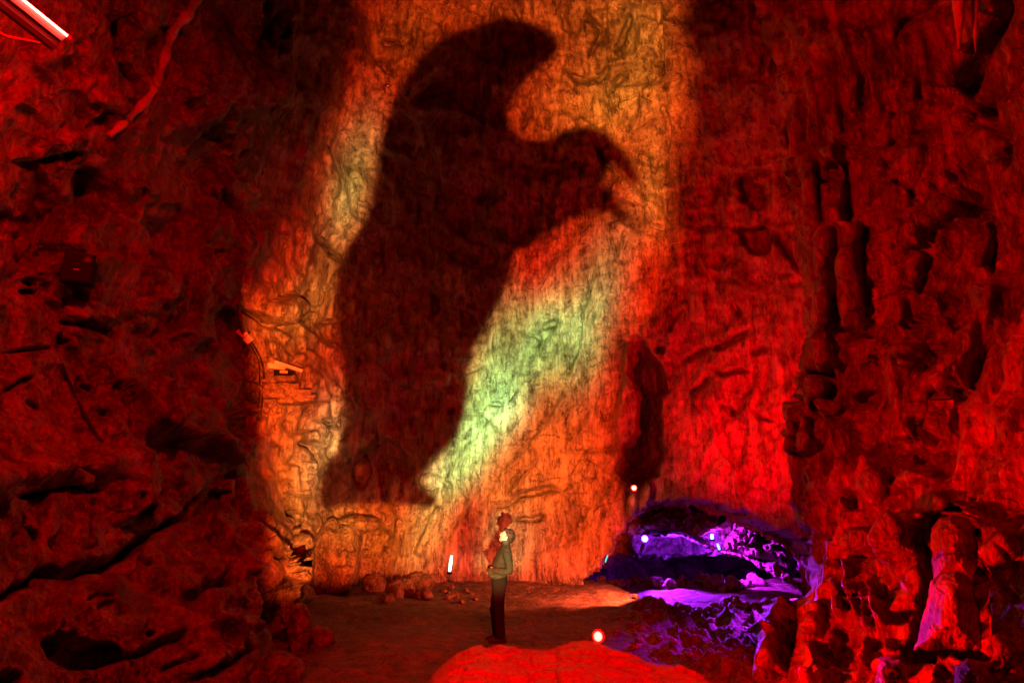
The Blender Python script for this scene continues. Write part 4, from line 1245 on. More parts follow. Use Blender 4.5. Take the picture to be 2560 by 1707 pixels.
def film(px, py):
    """colours of the slide at photo positions"""
    x, y = px * 2352 / 2560, py * 2352 / 2560
    g = lambda cx, cy, rx, ry, rot=0: np.exp(-((((x - cx) * math.cos(rot) + (y - cy) * math.sin(rot)) / rx) ** 2 + ((-(x - cx) * math.sin(rot) + (y - cy) * math.cos(rot)) / ry) ** 2))
    c = np.zeros(x.shape + (3,))
    def add(m, col):
        c[:] += m[..., None] * np.array(col)
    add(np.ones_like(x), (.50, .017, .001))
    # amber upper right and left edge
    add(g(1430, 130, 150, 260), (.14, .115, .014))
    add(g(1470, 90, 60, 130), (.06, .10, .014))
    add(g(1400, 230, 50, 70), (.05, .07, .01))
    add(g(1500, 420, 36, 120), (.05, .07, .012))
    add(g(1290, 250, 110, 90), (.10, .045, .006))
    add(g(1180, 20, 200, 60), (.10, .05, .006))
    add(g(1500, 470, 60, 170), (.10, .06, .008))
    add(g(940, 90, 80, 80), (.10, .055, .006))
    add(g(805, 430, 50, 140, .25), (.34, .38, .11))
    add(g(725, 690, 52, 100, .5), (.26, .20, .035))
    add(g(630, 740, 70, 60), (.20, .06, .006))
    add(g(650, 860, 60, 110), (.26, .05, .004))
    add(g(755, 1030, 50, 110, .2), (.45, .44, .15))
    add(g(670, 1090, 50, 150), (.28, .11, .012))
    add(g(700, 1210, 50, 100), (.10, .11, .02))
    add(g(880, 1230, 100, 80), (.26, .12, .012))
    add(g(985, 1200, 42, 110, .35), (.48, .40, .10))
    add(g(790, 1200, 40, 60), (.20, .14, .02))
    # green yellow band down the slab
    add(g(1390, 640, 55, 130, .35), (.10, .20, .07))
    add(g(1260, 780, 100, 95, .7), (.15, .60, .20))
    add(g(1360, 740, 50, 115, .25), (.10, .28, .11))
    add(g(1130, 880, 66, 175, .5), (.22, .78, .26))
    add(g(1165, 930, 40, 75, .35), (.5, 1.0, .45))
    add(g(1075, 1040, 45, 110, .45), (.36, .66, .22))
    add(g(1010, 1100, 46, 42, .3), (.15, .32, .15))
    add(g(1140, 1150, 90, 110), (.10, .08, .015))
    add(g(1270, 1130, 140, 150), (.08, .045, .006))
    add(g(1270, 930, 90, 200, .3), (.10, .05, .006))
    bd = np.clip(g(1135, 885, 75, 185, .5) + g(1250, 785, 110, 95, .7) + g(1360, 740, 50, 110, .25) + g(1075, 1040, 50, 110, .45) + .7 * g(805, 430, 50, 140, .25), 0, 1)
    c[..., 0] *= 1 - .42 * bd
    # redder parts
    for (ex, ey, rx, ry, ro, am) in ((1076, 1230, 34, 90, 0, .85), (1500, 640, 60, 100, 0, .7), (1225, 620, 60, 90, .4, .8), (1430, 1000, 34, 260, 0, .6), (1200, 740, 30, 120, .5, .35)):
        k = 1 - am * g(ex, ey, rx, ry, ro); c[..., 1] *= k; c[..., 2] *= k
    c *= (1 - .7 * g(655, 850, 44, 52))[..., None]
    # uneven picture: blotches of the projected image itself
    pt = np.stack([px / 150.0, py / 210.0, np.zeros_like(px)], 1)
    bl = fbm(pt, 1.0, 4, 700)
    c[..., 1] *= np.clip(1 + .45 * bl, .4, 1.6); c[..., 2] *= np.clip(1 + .5 * bl, .3, 1.7)
    c[..., 0] *= np.clip(1 + .35 * bl, .5, 1.4)
    edge_n = fbm(np.stack([px / 120.0, py / 160.0, np.zeros_like(px) + 3.3], 1), 1.0, 4, 710)
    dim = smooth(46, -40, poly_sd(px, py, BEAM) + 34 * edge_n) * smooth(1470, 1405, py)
    # light on the person is put into the slide as a warm patch
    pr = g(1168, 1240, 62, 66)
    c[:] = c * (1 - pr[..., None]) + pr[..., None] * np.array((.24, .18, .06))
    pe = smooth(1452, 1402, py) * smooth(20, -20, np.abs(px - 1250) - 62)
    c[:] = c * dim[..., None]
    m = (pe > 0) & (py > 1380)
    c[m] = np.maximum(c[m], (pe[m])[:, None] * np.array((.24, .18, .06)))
    c[:] += (g(1153, 1192, 14, 17))[..., None] * np.array((.42, .34, .17))  # bright spot added in the slide to light the face
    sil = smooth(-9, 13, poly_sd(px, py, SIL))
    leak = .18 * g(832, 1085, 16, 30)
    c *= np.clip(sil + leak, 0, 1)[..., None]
    return np.clip(c, 0, 1.2) * 4.0


def build_projector():
    f = (Vector(AIM) - Vector(LAMP_P)).normalized()
    r = f.cross(Vector((0, 0, 1))).normalized(); u = r.cross(f)
    f, r, u = np.array(f), np.array(r), np.array(u)
    dist = .30
    pxs = np.arange(540, 1840, 7.0); pys = np.arange(-140, 1660, 7.0)
    PX, PY = np.meshgrid(pxs, pys)
    W = at(PX, PY, np.where(PY > 1430, 16.4, YC(PX, np.minimum(PY, 1430))))
    q = W - LAMP_P
    s = dist / (q @ f)
    V = np.stack([(q @ r) * s, (q @ u) * s, np.zeros_like(s)], -1).reshape(-1, 3)
    C = film(PX.ravel(), PY.ravel())
    root = empty('projector', LAMP_P)
    Rm = Matrix((r, u, -f)).transposed()
    root.rotation_euler = Rm.to_euler()
    tag(root, 'black slide projector on a tripod throwing the shadow picture', 'projector')
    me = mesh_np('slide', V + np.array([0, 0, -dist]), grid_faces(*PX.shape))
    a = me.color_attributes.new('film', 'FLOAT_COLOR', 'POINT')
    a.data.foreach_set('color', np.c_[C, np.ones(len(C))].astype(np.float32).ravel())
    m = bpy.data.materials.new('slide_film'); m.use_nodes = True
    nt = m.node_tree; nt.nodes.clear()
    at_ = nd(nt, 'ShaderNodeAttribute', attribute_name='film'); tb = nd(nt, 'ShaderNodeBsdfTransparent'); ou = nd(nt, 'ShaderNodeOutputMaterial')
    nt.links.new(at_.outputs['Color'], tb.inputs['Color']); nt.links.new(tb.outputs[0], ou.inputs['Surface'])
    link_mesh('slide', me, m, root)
    G = V.reshape(*PX.shape, 3)
    x0, x1, y0, y1 = G[:, 0, 0].max() + .004, G[:, -1, 0].min() - .004, G[-1, :, 1].max() + .004, G[0, :, 1].min() - .004
    cx, cy, hx, hy = (x0 + x1) / 2, (y0 + y1) / 2, (x1 - x0) / 2, (y1 - y0) / 2
    # body: an open fronted case whose opening is the slide
    bm = bmesh.new()
    inn = [bm.verts.new((cx + sx * (hx - .002), cy + sy * (hy - .002), -dist - .004)) for sx, sy in ((-1, -1), (1, -1), (1, 1), (-1, 1))]
    out = [bm.verts.new((cx + sx * (hx + .03), cy + sy * (hy + .03), -dist - .004)) for sx, sy in ((-1, -1), (1, -1), (1, 1), (-1, 1))]
    bak = [bm.verts.new((cx + sx * (hx + .03), cy + sy * (hy + .03), .12)) for sx, sy in ((-1, -1), (1, -1), (1, 1), (-1, 1))]
    for k in range(4):
        j = (k + 1) % 4
        bm.faces.new((inn[k], inn[j], out[j], out[k])); bm.faces.new((out[k], out[j], bak[j], bak[k]))
    bm.faces.new(bak)
    bm_obj('housing', bm, simple('matt_black', (.004, .004, .004), 1.0), root)
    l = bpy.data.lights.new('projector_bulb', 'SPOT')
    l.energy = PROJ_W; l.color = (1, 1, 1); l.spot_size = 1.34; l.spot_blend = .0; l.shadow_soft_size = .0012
    lo = bpy.data.objects.new('projector_bulb', l); COL.objects.link(lo); lo.parent = root
    # tripod
    for k in range(3):
        an = k * 2.094 + .5
        me = tube_mesh('leg', [(0, 0, 0), (.45 * math.cos(an), .45 * math.sin(an), -1.45)], [.014, .011], 8)
        o = link_mesh('leg', me, M['metal'], root)
        o.matrix_parent_inverse = Rm.to_4x4().inverted()
        o.location = Rm.inverted() @ Vector((0, .06, -.16)) * 0 + Vector((0, .0, -.2))


PROJ_W = 54000 / 4
build_projector()

# ================================================================== person looking up at the wall
def loft(bm, rings, seg=20, p=2.3):
    """closed tube through rings: (centre, half fore-aft, half sideways, axis) with superellipse sections"""
    loops = []
    C = [Vector(r[0]) for r in rings]
    for k, r in enumerate(rings):
        ax = Vector(r[3]).normalized() if len(r) > 3 else (C[min(k + 1, len(C) - 1)] - C[max(k - 1, 0)]).normalized()
        side = Vector((0, 1, 0))
        if abs(ax.dot(side)) > .9: side = Vector((1, 0, 0))
        fwd = side.cross(ax).normalized(); side = ax.cross(fwd).normalized()
        lp = []
        for s in range(seg):
            a = 2 * math.pi * s / seg
            c, q = math.cos(a), math.sin(a)
            x = math.copysign(abs(c) ** (2 / p), c) * r[1]; y = math.copysign(abs(q) ** (2 / p), q) * r[2]
            lp.append(bm.verts.new(C[k] + fwd * x + side * y))
        loops.append(lp)
    for a, b in zip(loops[:-1], loops[1:]):
        for s in range(seg):
            bm.faces.new((a[s], a[(s + 1) % seg], b[(s + 1) % seg], b[s]))
    bm.faces.new(loops[0][::-1]); bm.faces.new(loops[-1])


def ball(bm, c, r, rot=None):
    q = bmesh.ops.create_icosphere(bm, subdivisions=3, radius=1.0)
    Mx = Matrix.Translation(c) @ (rot.to_4x4() if rot else Matrix.Identity(4)) @ Matrix.Diagonal((r[0], r[1], r[2], 1))
    bmesh.ops.transform(bm, matrix=Mx, verts=q['verts'])


def fuse(name, bm, voxel, smooth_it=3, fn=None):
    bmesh.ops.recalc_face_normals(bm, faces=bm.faces)
    me = bpy.data.meshes.new('tmp'); bm.to_mesh(me); bm.free()
    o = bpy.data.objects.new('tmp', me); COL.objects.link(o)
    md = o.modifiers.new('r', 'REMESH'); md.mode = 'VOXEL'; md.voxel_size = voxel
    ms = o.modifiers.new('s', 'SMOOTH'); ms.iterations = smooth_it; ms.factor = .5
    dg = bpy.context.evaluated_depsgraph_get()
    out = bpy.data.meshes.new_from_object(o.evaluated_get(dg))
    bpy.data.objects.remove(o); bpy.data.meshes.remove(me)
    out.name = name
    if fn:
        V = np.zeros(len(out.vertices) * 3, np.float32); out.vertices.foreach_get('co', V); V = V.reshape(-1, 3)
        N = np.zeros(len(out.vertices) * 3, np.float32); out.vertices.foreach_get('normal', N); N = N.reshape(-1, 3)
        V = V + N * fn(V)[:, None]
        out.vertices.foreach_set('co', V.ravel()); out.update()
    return out


def build_person():
    # local axes: x forward, y sideways, z up; then turned to face the left of the hall
    foot = fp(1248, 1604)
    root_loc = Vector((foot[0], foot[1], gz(foot[0], foot[1])))
    tilt = math.radians(24)
    hc = Vector((-.112, 0, 1.622))
    hr = Matrix.Rotation(-tilt, 3, 'Y')          # head tipped back
    H = lambda x, y, z: hc + hr @ Vector((x, y, z))
    bm = bmesh.new()
    # skull, jaw, face
    ball(bm, H(-.012, 0, .022), (.096, .074, .093), hr)
    ball(bm, H(.026, 0, -.040), (.062, .058, .074), hr)
    ball(bm, H(.066, 0, -.092), (.024, .024, .020), hr)                 # chin
    ball(bm, H(.080, 0, .034), (.014, .045, .012), hr)                  # brow
    ball(bm, H(.098, 0, -.018), (.016, .014, .018), hr)                 # nose tip
    ball(bm, H(.088, 0, .004), (.014, .010, .030), hr)                  # bridge
    ball(bm, H(.082, 0, -.056), (.012, .024, .006), hr)                 # upper lip
    ball(bm, H(.080, 0, -.070), (.012, .021, .007), hr)                 # lower lip
    for s in (-1, 1):
        ball(bm, H(.072, s * .031, .012), (.012, .013, .010), hr)       # eyes
        ball(bm, H(.062, s * .040, -.020), (.018, .018, .016), hr)      # cheek
        ball(bm, H(-.010, s * .076, -.010), (.020, .008, .032), hr)     # ear
    loft(bm, [((-.095, 0, 1.44), .062, .064), ((-.100, 0, 1.50), .054, .056), ((-.098, 0, 1.56), .054, .054), ((-.085, 0, 1.61), .056, .052)])
    # trunk
    loft(bm, [((-.005, 0, .90), .10, .155), ((.0, 0, 1.0), .115, .16), ((-.02, 0, 1.12), .12, .155), ((-.06, 0, 1.25), .11, .17), ((-.09, 0, 1.38), .09, .185), ((-.105, 0, 1.455), .06, .12)])
    for s in (-1, 1):
        loft(bm, [((-.11, s * .165, 1.42), .052, .052), ((-.145, s * .225, 1.28), .046, .046), ((-.165, s * .255, 1.125), .038, .038)])
        loft(bm, [((-.165, s * .255, 1.125), .038, .038), ((-.04, s * .245, 1.105), .036, .036), ((.075, s * .205, 1.112), .026, .026)])
        # hand: palm, thumb and four bent fingers going down into the pocket
        loft(bm, [((.070, s * .208, 1.113), .024, .020), ((.110, s * .190, 1.106), .040, .016), ((.150, s * .172, 1.092), .040, .014)], p=2.0)
        for k, (dz, ln) in enumerate(((.028, .92), (.010, 1.0), (-.008, .95), (-.026, .78))):
            a = Vector((.148, s * .172, 1.092 + dz * .9)); b = a + Vector((.036, -s * .016, -.010)) * ln; c = b + Vector((.018, -s * .020, -.022)) * ln
            loft(bm, [(a, .0085, .0085), (b, .0085, .0085), (c, .007, .007)], seg=10)
        loft(bm, [((.095, s * .196, 1.132), .012, .011), ((.120, s * .196, 1.152), .0105, .0105), ((.146, s * .186, 1.160), .0085, .0085)], seg=10)
        off = -.022 * s      # the near leg stands a little behind the other
        loft(bm, [((.0, s * .085, .95), .085, .080), ((.012, s * .09, .75), .080, .075), ((.030 + off, s * .092, .50), .058, .056), ((.012 + off, s * .094, .32), .054, .052), ((.0 + off, s * .095, .09), .036, .036)])
        loft(bm, [((-.04 + off, s * .095, .045), .03, .032, (1, 0, 0)), ((.06 + off, s * .10, .045), .03, .04, (1, 0, 0)), ((.17 + off, s * .105, .03), .02, .036, (1, 0, 0))])
    skin = simple('skin', (.52, .33, .24), .5, noise=.08, nscale=40)
    body = link_mesh('person', fuse('person', bm, .0062, 2), skin)
    tag(body, 'person in an olive jacket standing side on with hands in pockets, looking up', 'person')
    body.location = root_loc; body.rotation_euler = (0, 0, math.pi)
    # jacket
    bm = bmesh.new()
    loft(bm, [((.0, 0, .985), .142, .190), ((.008, 0, 1.02), .152, .196), ((.006, 0, 1.09), .150, .192), ((-.018, 0, 1.19), .138, .19), ((-.068, 0, 1.32), .118, .205), ((-.098, 0, 1.42), .096, .205), ((-.108, 0, 1.47), .072, .13), ((-.104, 0, 1.505), .066, .070), ((-.100, 0, 1.538), .066, .068)], seg=28)
    for s in (-1, 1):
        loft(bm, [((-.110, s * .150, 1.435), .070, .062), ((-.128, s * .205, 1.36), .072, .066), ((-.150, s * .238, 1.24), .066, .062), ((-.168, s * .258, 1.13), .060, .058), ((-.150, s * .262, 1.085), .056, .056)])
        loft(bm, [((-.172, s * .255, 1.115), .056, .058), ((-.10, s * .258, 1.098), .058, .060), ((-.02, s * .246, 1.10), .054, .056), ((.060, s * .216, 1.110), .046, .044), ((.085, s * .204, 1.110), .047, .044)])
        loft(bm, [((.135, s * .175, 1.150), .062, .050, (.1, 0, 1)), ((.132, s * .172, 1.115), .076, .058, (.1, 0, 1)), ((.118, s * .162, 1.07), .074, .058, (.1, 0, 1)), ((.09, s * .150, 1.00), .07, .05, (.1, 0, 1))])   # pocket bulge
    def wrinkle(V):
        P = V.copy()
        w = .007 * (ridged(P, (.10, .12, .055), 2, 501) - .8) + .004 * fbm(P, .06, 2, 505)
        return w + .008 * np.exp(-((P[:, 2] - 1.0) / .018) ** 2) - .006 * np.exp(-((P[:, 2] - 1.035) / .012) ** 2)
    jm = simple('olive_cloth', (.040, .037, .024), .8, noise=.18, nscale=50, bump=.002)
    link_mesh('jacket', fuse('jacket', bm, .0085, 3, wrinkle), jm, body)
    bm = bmesh.new()
    loft(bm, [((-.100, 0, 1.530), .068, .070), ((-.098, 0, 1.565), .071, .073)], seg=24)
    link_mesh('collar', fuse('collar', bm, .007, 3), jm, body)
    # trousers
    bm = bmesh.new()
    loft(bm, [((.0, 0, 1.01), .128, .172), ((.0, 0, .93), .132, .178), ((.0, 0, .86), .118, .172)], seg=24)
    for s in (-1, 1):
        off = -.024 * s
        loft(bm, [((.0, s * .082, .93), .125, .092), ((.008, s * .09, .80), .112, .094), ((.030 + off * .6, s * .094, .62), .100, .088), ((.036 + off, s * .096, .48), .096, .085), ((.024 + off, s * .097, .30), .088, .08), ((.008 + off, s * .098, .14), .080, .074), ((.006 + off, s * .098, .065), .080, .074)])
    tm = simple('dark_trousers', (.016, .014, .012), .95, noise=.2, nscale=40, bump=.002)
    tm.node_tree.nodes['Principled BSDF'].inputs['Specular IOR Level'].default_value = .1
    link_mesh('trousers', fuse('trousers', bm, .0095, 3, lambda V: .007 * (ridged(V, (.12, .12, .09), 2, 511) - .8) * smooth(.9, .3, V[:, 2])), tm, body)
    # shoes
    sm = simple('dark_shoe', (.012, .010, .009), .55)
    for s in (-1, 1):
        off = -.03 * s
        bm = bmesh.new()
        loft(bm, [((-.085 + off, s * .1, .05), .040, .036, (1, 0, 0)), ((-.03 + off, s * .1, .055), .052, .042, (1, 0, 0)), ((.06 + off, s * .105, .05), .046, .048, (1, 0, 0)), ((.14 + off, s * .11, .036), .033, .05, (1, 0, 0)), ((.20 + off, s * .112, .028), .024, .036, (1, 0, 0))], p=2.6)
        loft(bm, [((-.02 + off, s * .1, .05), .055, .042), ((-.015 + off, s * .1, .13), .055, .045)])
        me = fuse('shoe', bm, .008, 3)
        sh = link_mesh('shoe', me, sm, body)
        bm = bmesh.new(); loft(bm, [((-.09 + off, s * .1, .010), .012, .040, (1, 0, 0)), ((.05 + off, s * .105, .010), .012, .050, (1, 0, 0)), ((.205 + off, s * .112, .010), .012, .036, (1, 0, 0))], p=4)
        bm_obj('sole', bm, M['rubber'], sh)
    # curly hair
    bm = bmesh.new()
    ball(bm, H(-.035, 0, .045), (.098, .088, .088), hr)
    ball(bm, H(-.070, 0, -.005), (.068, .080, .085), hr)
    ball(bm, H(.040, 0, .098), (.050, .068, .030), hr)
    r2 = random.Random(4)
    for k in range(150):
        a, b = r2.uniform(0, 2 * math.pi), math.acos(r2.uniform(-.55, 1))
        d = Vector((math.sin(b) * math.cos(a), math.sin(b) * math.sin(a), math.cos(b)))
        if d.x > .45 and d.z < .72: continue
        c = Vector((-.040 + d.x * .098, d.y * .086, .034 + d.z * .096))
        ball_r = r2.uniform(.012, .020)
        q = bmesh.ops.create_icosphere(bm, subdivisions=1, radius=ball_r)
        bmesh.ops.translate(bm, verts=q['verts'], vec=H(*c))
    hm = simple('brown_hair', (.022, .012, .008), .6, noise=.4, nscale=80, bump=.004)
    link_mesh('hair', fuse('hair', bm, .0062, 1, lambda V: .006 * fbm(V, .022, 2, 521)), hm, body)
    # eyes and brows as small coloured pieces
    em = simple('eye', (.04, .03, .02), .2)
    for s in (-1, 1):
        bm = bmesh.new(); ball(bm, H(.080, s * .031, .012), (.006, .009, .005), hr)
        bm_obj('eye', bm, em, body, True)
        bm = bmesh.new(); ball(bm, H(.086, s * .032, .034), (.005, .018, .004), hr)
        bm_obj('eyebrow', bm, hm, body, True)
    bm = bmesh.new(); ball(bm, H(.089, 0, -.063), (.004, .018, .003), hr)
    bm_obj('mouth', bm, simple('lip', (.30, .10, .08), .5), body, True)
    # zip pull on the jacket front
    bm = bmesh.new(); add_box(bm, (.052, .02, 1.322), (.008, .012, .03), bev=.002)
    bm_obj('zip_pull', bm, simple('brass', (.7, .35, .12), .35, .8), body)
    return body


build_person()

# ================================================================== fittings on the rock
BV = BVHTree.FromPolygons([tuple(v) for v in CURT_P.reshape(-1, 3)[::1]], [tuple(f) for f in CURT_F.tolist()])
_RV = RIGHT_P.reshape(-1, 3)
BR_ = BVHTree.FromPolygons([tuple(v) for v in _RV], grid_faces(*RIGHT_P.shape[:2]).tolist())


def hit(px, py, bv=None, off=0.0):
    d = Vector(at(px, py, 5.0) - CAM).normalized()
    loc, n, i, dist = (bv or BV).ray_cast(Vector(CAM), d)
    return loc - d * off, d, dist


def px_m(px, py, dist):
    """metres per photo pixel at a distance along the ray"""
    return dist * (FW @ ((at(px, py, 5.0) - CAM) / np.linalg.norm(at(px, py, 5.0) - CAM))) / FPX


def facing(loc, roll=0.0, yaw=0.0, pitch=0.0):
    """axes: x to the viewer's right, y away, z up, turned by yaw / pitch / roll"""
    d = Vector(loc) - Vector(CAM)
    return Matrix.Rotation(math.atan2(-d.x, d.y) + yaw, 3, 'Z') @ Matrix.Rotation(pitch, 3, 'X') @ Matrix.Rotation(roll, 3, 'Y')


# loudspeaker on the left wall
p, d, dist = hit(192, 668, off=.20)
k = px_m(192, 668, dist - .2)
w_, h_ = 66 * k, 76 * k
root = empty('loudspeaker', p); root.rotation_euler = facing(p, yaw=-.35).to_euler()
tag(root, 'black box loudspeaker mounted high on the dark left wall', 'loudspeaker')
bm = bmesh.new(); add_box(bm, (0, .11, 0), (w_, .20, h_), bev=.012); bm_obj('cabinet', bm, M['black'], root)
bm = bmesh.new(); add_box(bm, (0, .004, 0), (w_ * .92, .016, h_ * .92), bev=.006)
bm_obj('grille', bm, simple('speaker_cloth', (.012, .011, .011), 1.0, noise=.4, nscale=300, bump=.002), root)
bm = bmesh.new(); add_box(bm, (.0, -.006, -h_ * .08), (w_ * .18, .004, h_ * .03), bev=.001); bm_obj('badge', bm, M['white'], root)
bm = bmesh.new(); add_box(bm, (0, .26, 0), (.05, .12, .16), bev=.005); bm_obj('bracket', bm, M['metal'], root)

# pale stone wedged in the wall
p, d, dist = hit(195, 774)
rock('stone', tuple(p), (.17, .13, .15), 231, 'pale angular stone wedged in the left wall below the loudspeaker', 'stone', mat='boulder', rough=.22, square=.25, rz=.4)

# fluorescent tube, top left
a, b = Vector(at(150, 108, 4.3)), Vector(at(-150, -130, 3.55))
ax = (a - b).normalized(); L = (a - b).length
toc = (Vector(CAM) - (a + b) / 2).normalized(); rt = ax.cross(toc).normalized(); nrm = rt.cross(ax)
if rt.x < 0: rt = -rt
Rm = Matrix((rt, -ax, nrm if rt.cross(-ax).dot(nrm) > 0 else -nrm)).transposed()
root = empty('tube_lamp', a); root.rotation_euler = Rm.to_euler()
tag(root, 'glowing red fluorescent tube fitting hanging in the top left corner', 'tube lamp')
bm = bmesh.new(); add_box(bm, (-.02, L / 2, -.03), (.15, L, .05), bev=.008); add_box(bm, (-.055, L / 2, .012), (.05, L - .01, .035), bev=.006)
bm_obj('housing', bm, simple('dull_enamel', (.11, .10, .095), .5, noise=.15), root)
tb = link_mesh('tube', tube_mesh('tube', [(.085, .0, .03), (.085, L, .03)], .010, 14), emit('lit_tube', (1, .045, .03), 60), root)
bm = bmesh.new(); add_box(bm, (.085, -.012, .03), (.035, .03, .035), bev=.006); bm_obj('end_cap', bm, M['white'], root)
bm = bmesh.new(); add_box(bm, (.045, L / 2, .005), (.05, L, .006), bev=.002); bm_obj('reflector', bm, M['metal'], root)
cab = link_mesh('cable', tube_mesh('cable', bez([tuple(at(-40, 60, 3.9)), tuple(at(10, 90, 4.3)), tuple(at(52, 99, 4.7)), tuple(at(120, 112, 5.0))]), .012, 8), M['rubber'])
tag(cab, 'short cable sagging under the fluorescent tube fitting', 'cable')

# lamp on its stack of slabs on the pillar
def Z5(x, y): return 560 + x * .1913, 750 + y * .1913
base, d, dist = hit(*Z5(760, 1400))
SY = base.y - .40
def s5(x, y, dy=0): return Vector(at(*Z5(x, y), SY + dy))
K5 = .1913 * px_m(*Z5(760, 1200), dist)
for k, (x0, x1, y0, y1, lab, ang) in enumerate(((745, 1190, 1268, 1352, 'lowest slab of the small stack, crumbly and shifted to the right', .07), (535, 1110, 1180, 1290, 'second slab from the bottom of the stack on the pillar', .06), (540, 970, 1098, 1200, 'third slab from the bottom of the stack, right under the top one', .05), (545, 940, 1005, 1095, 'topmost slab of the stack under the white bracket lamp', .06))):
    c = s5((x0 + x1) / 2, (y0 + y1) / 2, .06)
    bm = bmesh.new(); add_box(bm, (0, 0, 0), ((x1 - x0) * K5, .42, (y1 - y0) * K5 * .93), bev=.016)
    bmesh.ops.subdivide_edges(bm, edges=bm.edges[:], cuts=5, use_grid_fill=True)
    V = np.array([v.co[:] for v in bm.verts], np.float32) + k * 3.1
    nz = .030 * fbm(V, .10, 4, 530 + k); nz2 = .045 * fbm(V, .12, 4, 540 + k)
    for v, q, q2 in zip(bm.verts, nz, nz2): v.co.z += q; v.co.y += q2; v.co.x += q2 * .7
    o = bm_obj('slab', bm, M['stone'], smooth_=True)
    o.location = c; o.rotation_euler = (facing(c, roll=-ang + .03 * ((k * 7) % 3 - 1), yaw=-.1 + .14 * ((k * 5) % 3 - 1))).to_euler()
    tag(o, lab, 'stone slab')
c = s5(800, 885, -.02)
root = empty('bracket_lamp', c); root.rotation_euler = facing(c).to_euler()
tag(root, 'small lamp in a white bent bracket on top of the slab stack', 'lamp')
def bar(x0, y0, x1, y1, h, dy=0, th=.012):
    bmq = bmesh.new()
    A = Vector(((x0 - 800) * K5, dy, -(y0 - 885) * K5)); B = Vector(((x1 - 800) * K5, dy, -(y1 - 885) * K5))
    ln = (B - A).length; an = math.atan2(B.z - A.z, B.x - A.x)
    add_box(bmq, (A + B) / 2, (ln, .11, h * K5), Matrix.Rotation(-an, 3, 'Y'), bev=.004)
    return bmq
bm_obj('bracket_arm', bar(590, 872, 800, 890, 62), M['white'], root)
bm_obj('bracket_arm', bar(665, 822, 1010, 918, 42, -.015), M['white'], root)
bm = bmesh.new(); bmesh.ops.create_cone(bm, cap_ends=True, segments=20, radius1=.028, radius2=.028, depth=.15, matrix=Matrix.Translation(((795 - 800) * K5, -.02, 0)) @ Matrix.Rotation(math.pi / 2, 4, 'X'))
bm_obj('pivot', bm, M['white'], root)
bm = bmesh.new(); add_box(bm, (0, .03, -78 * K5), (260 * K5, .20, 74 * K5), bev=.015); bm_obj('lamp_head', bm, M['black'], root)
bm = bmesh.new(); add_box(bm, (-15 * K5, -.078, -62 * K5), (95 * K5, .02, 34 * K5), bev=.006); bm_obj('lens', bm, simple('lamp_glass', (.8, .75, .65), .15), root)

# junction box and cables down the edge of the left wall
p, d, dist = hit(612, 838, off=.08); k = px_m(612, 838, dist)
root = empty('junction_box', p); root.rotation_euler = facing(p, roll=math.radians(-52) + math.pi / 2).to_euler()
tag(root, 'pale plastic junction box with black cables on the edge of the left wall', 'junction box')
bm = bmesh.new(); add_box(bm, (-9 * k, 0, 0), (24 * k, .05, 17 * k), bev=.006); bm_obj('box', bm, M['white'], root)
bm = bmesh.new(); add_box(bm, (13 * k, -.004, -3 * k), (17 * k, .05, 19 * k), bev=.005); bm_obj('lid', bm, M['white'], root)
for q in (-4, 2):
    bm = bmesh.new(); add_box(bm, (0 + q * k, 0, 11 * k), (4 * k, .03, 7 * k), bev=.003); bm_obj('gland', bm, M['black'], root)


def cable(name, pts, r, label, off=.05, group=None, bv=None):
    P = []
    for x, y in bez([(a, b) for a, b in pts], 5):
        loc, _, _ = hit(x, y, bv, off)
        P.append(loc)
    P = [Vector(v) for v in P]
    for _ in range(3):
        P = [P[0]] + [(P[i - 1] + P[i] * 2 + P[i + 1]) / 4 for i in range(1, len(P) - 1)] + [P[-1]]
    o = link_mesh(name, tube_mesh(name, P, r, 8), M['rubber'])
    return tag(o, label, 'cable', group)


cable('cable', [Z5(180, 60), Z5(190, 220), Z5(215, 380), Z5(300, 520), Z5(400, 680), Z5(455, 800), Z5(465, 1000), Z5(462, 1300), Z5(445, 1568)], .016, 'black cable running past the junction box down the wall edge, left strand', .07)
cable('cable', [Z5(345, 530), Z5(400, 610), Z5(470, 740), Z5(515, 900), Z5(522, 1100), Z5(500, 1350), Z5(470, 1580)], .020, 'black cable leaving the junction box down to the foot of the slabs, right strand', .07)
cable('cable', T('ML', (1740, 1470), (1650, 1430), (1500, 1415), (1380, 1425), (1250, 1450), (1150, 1480)), .014, 'upper black cable lying along the ledge left of the slab stack', .05)
cable('cable', T('ML', (1760, 1490), (1640, 1420), (1480, 1395), (1330, 1440), (1180, 1490)), .012, 'lower black cable lying along the ledge left of the slab stack', .05)
cable('cable', T('ML', (425, 930), (470, 1040), (520, 1160), (590, 1310), (690, 1460)), .014, 'black cable hanging diagonally down the left wall to the ledge', .06)
cable('cable', T('ML', (440, 950), (500, 1110), (560, 1230), (640, 1370), (710, 1470)), .010, 'thinner cable beside the diagonal one on the left wall', .06)
cable('cable', T('ML', (10, 860), (130, 832), (270, 826), (400, 815)), .010, 'thin cable crossing the far left of the left wall', .05)

# calcite rib curving down the top-left wall
P, R = [], []
pts = bez(T('TL', (1370, -60), (1330, 40), (1270, 130), (1190, 210), (1155, 320), (1125, 430), (1080, 560), (1030, 670), (930, 770), (840, 860), (750, 935)), 4)
for i, (x, y) in enumerate(pts):
    loc, _, dist = hit(x, y, off=.10)
    P.append(loc); R.append(.085 * (1 - .45 * (i / len(pts))) * (1 + .25 * math.sin(i * 1.1)))
for _ in range(4):
    P = [P[0]] + [(P[i - 1] + P[i] * 2 + P[i + 1]) / 4 for i in range(1, len(P) - 1)] + [P[-1]]
o = link_mesh('calcite_rib', tube_mesh('calcite_rib', P, R, 12), M['calcite'])
tag(o, 'long calcite rib with lightened colour curving down the top left wall beside the tube', 'calcite rib')


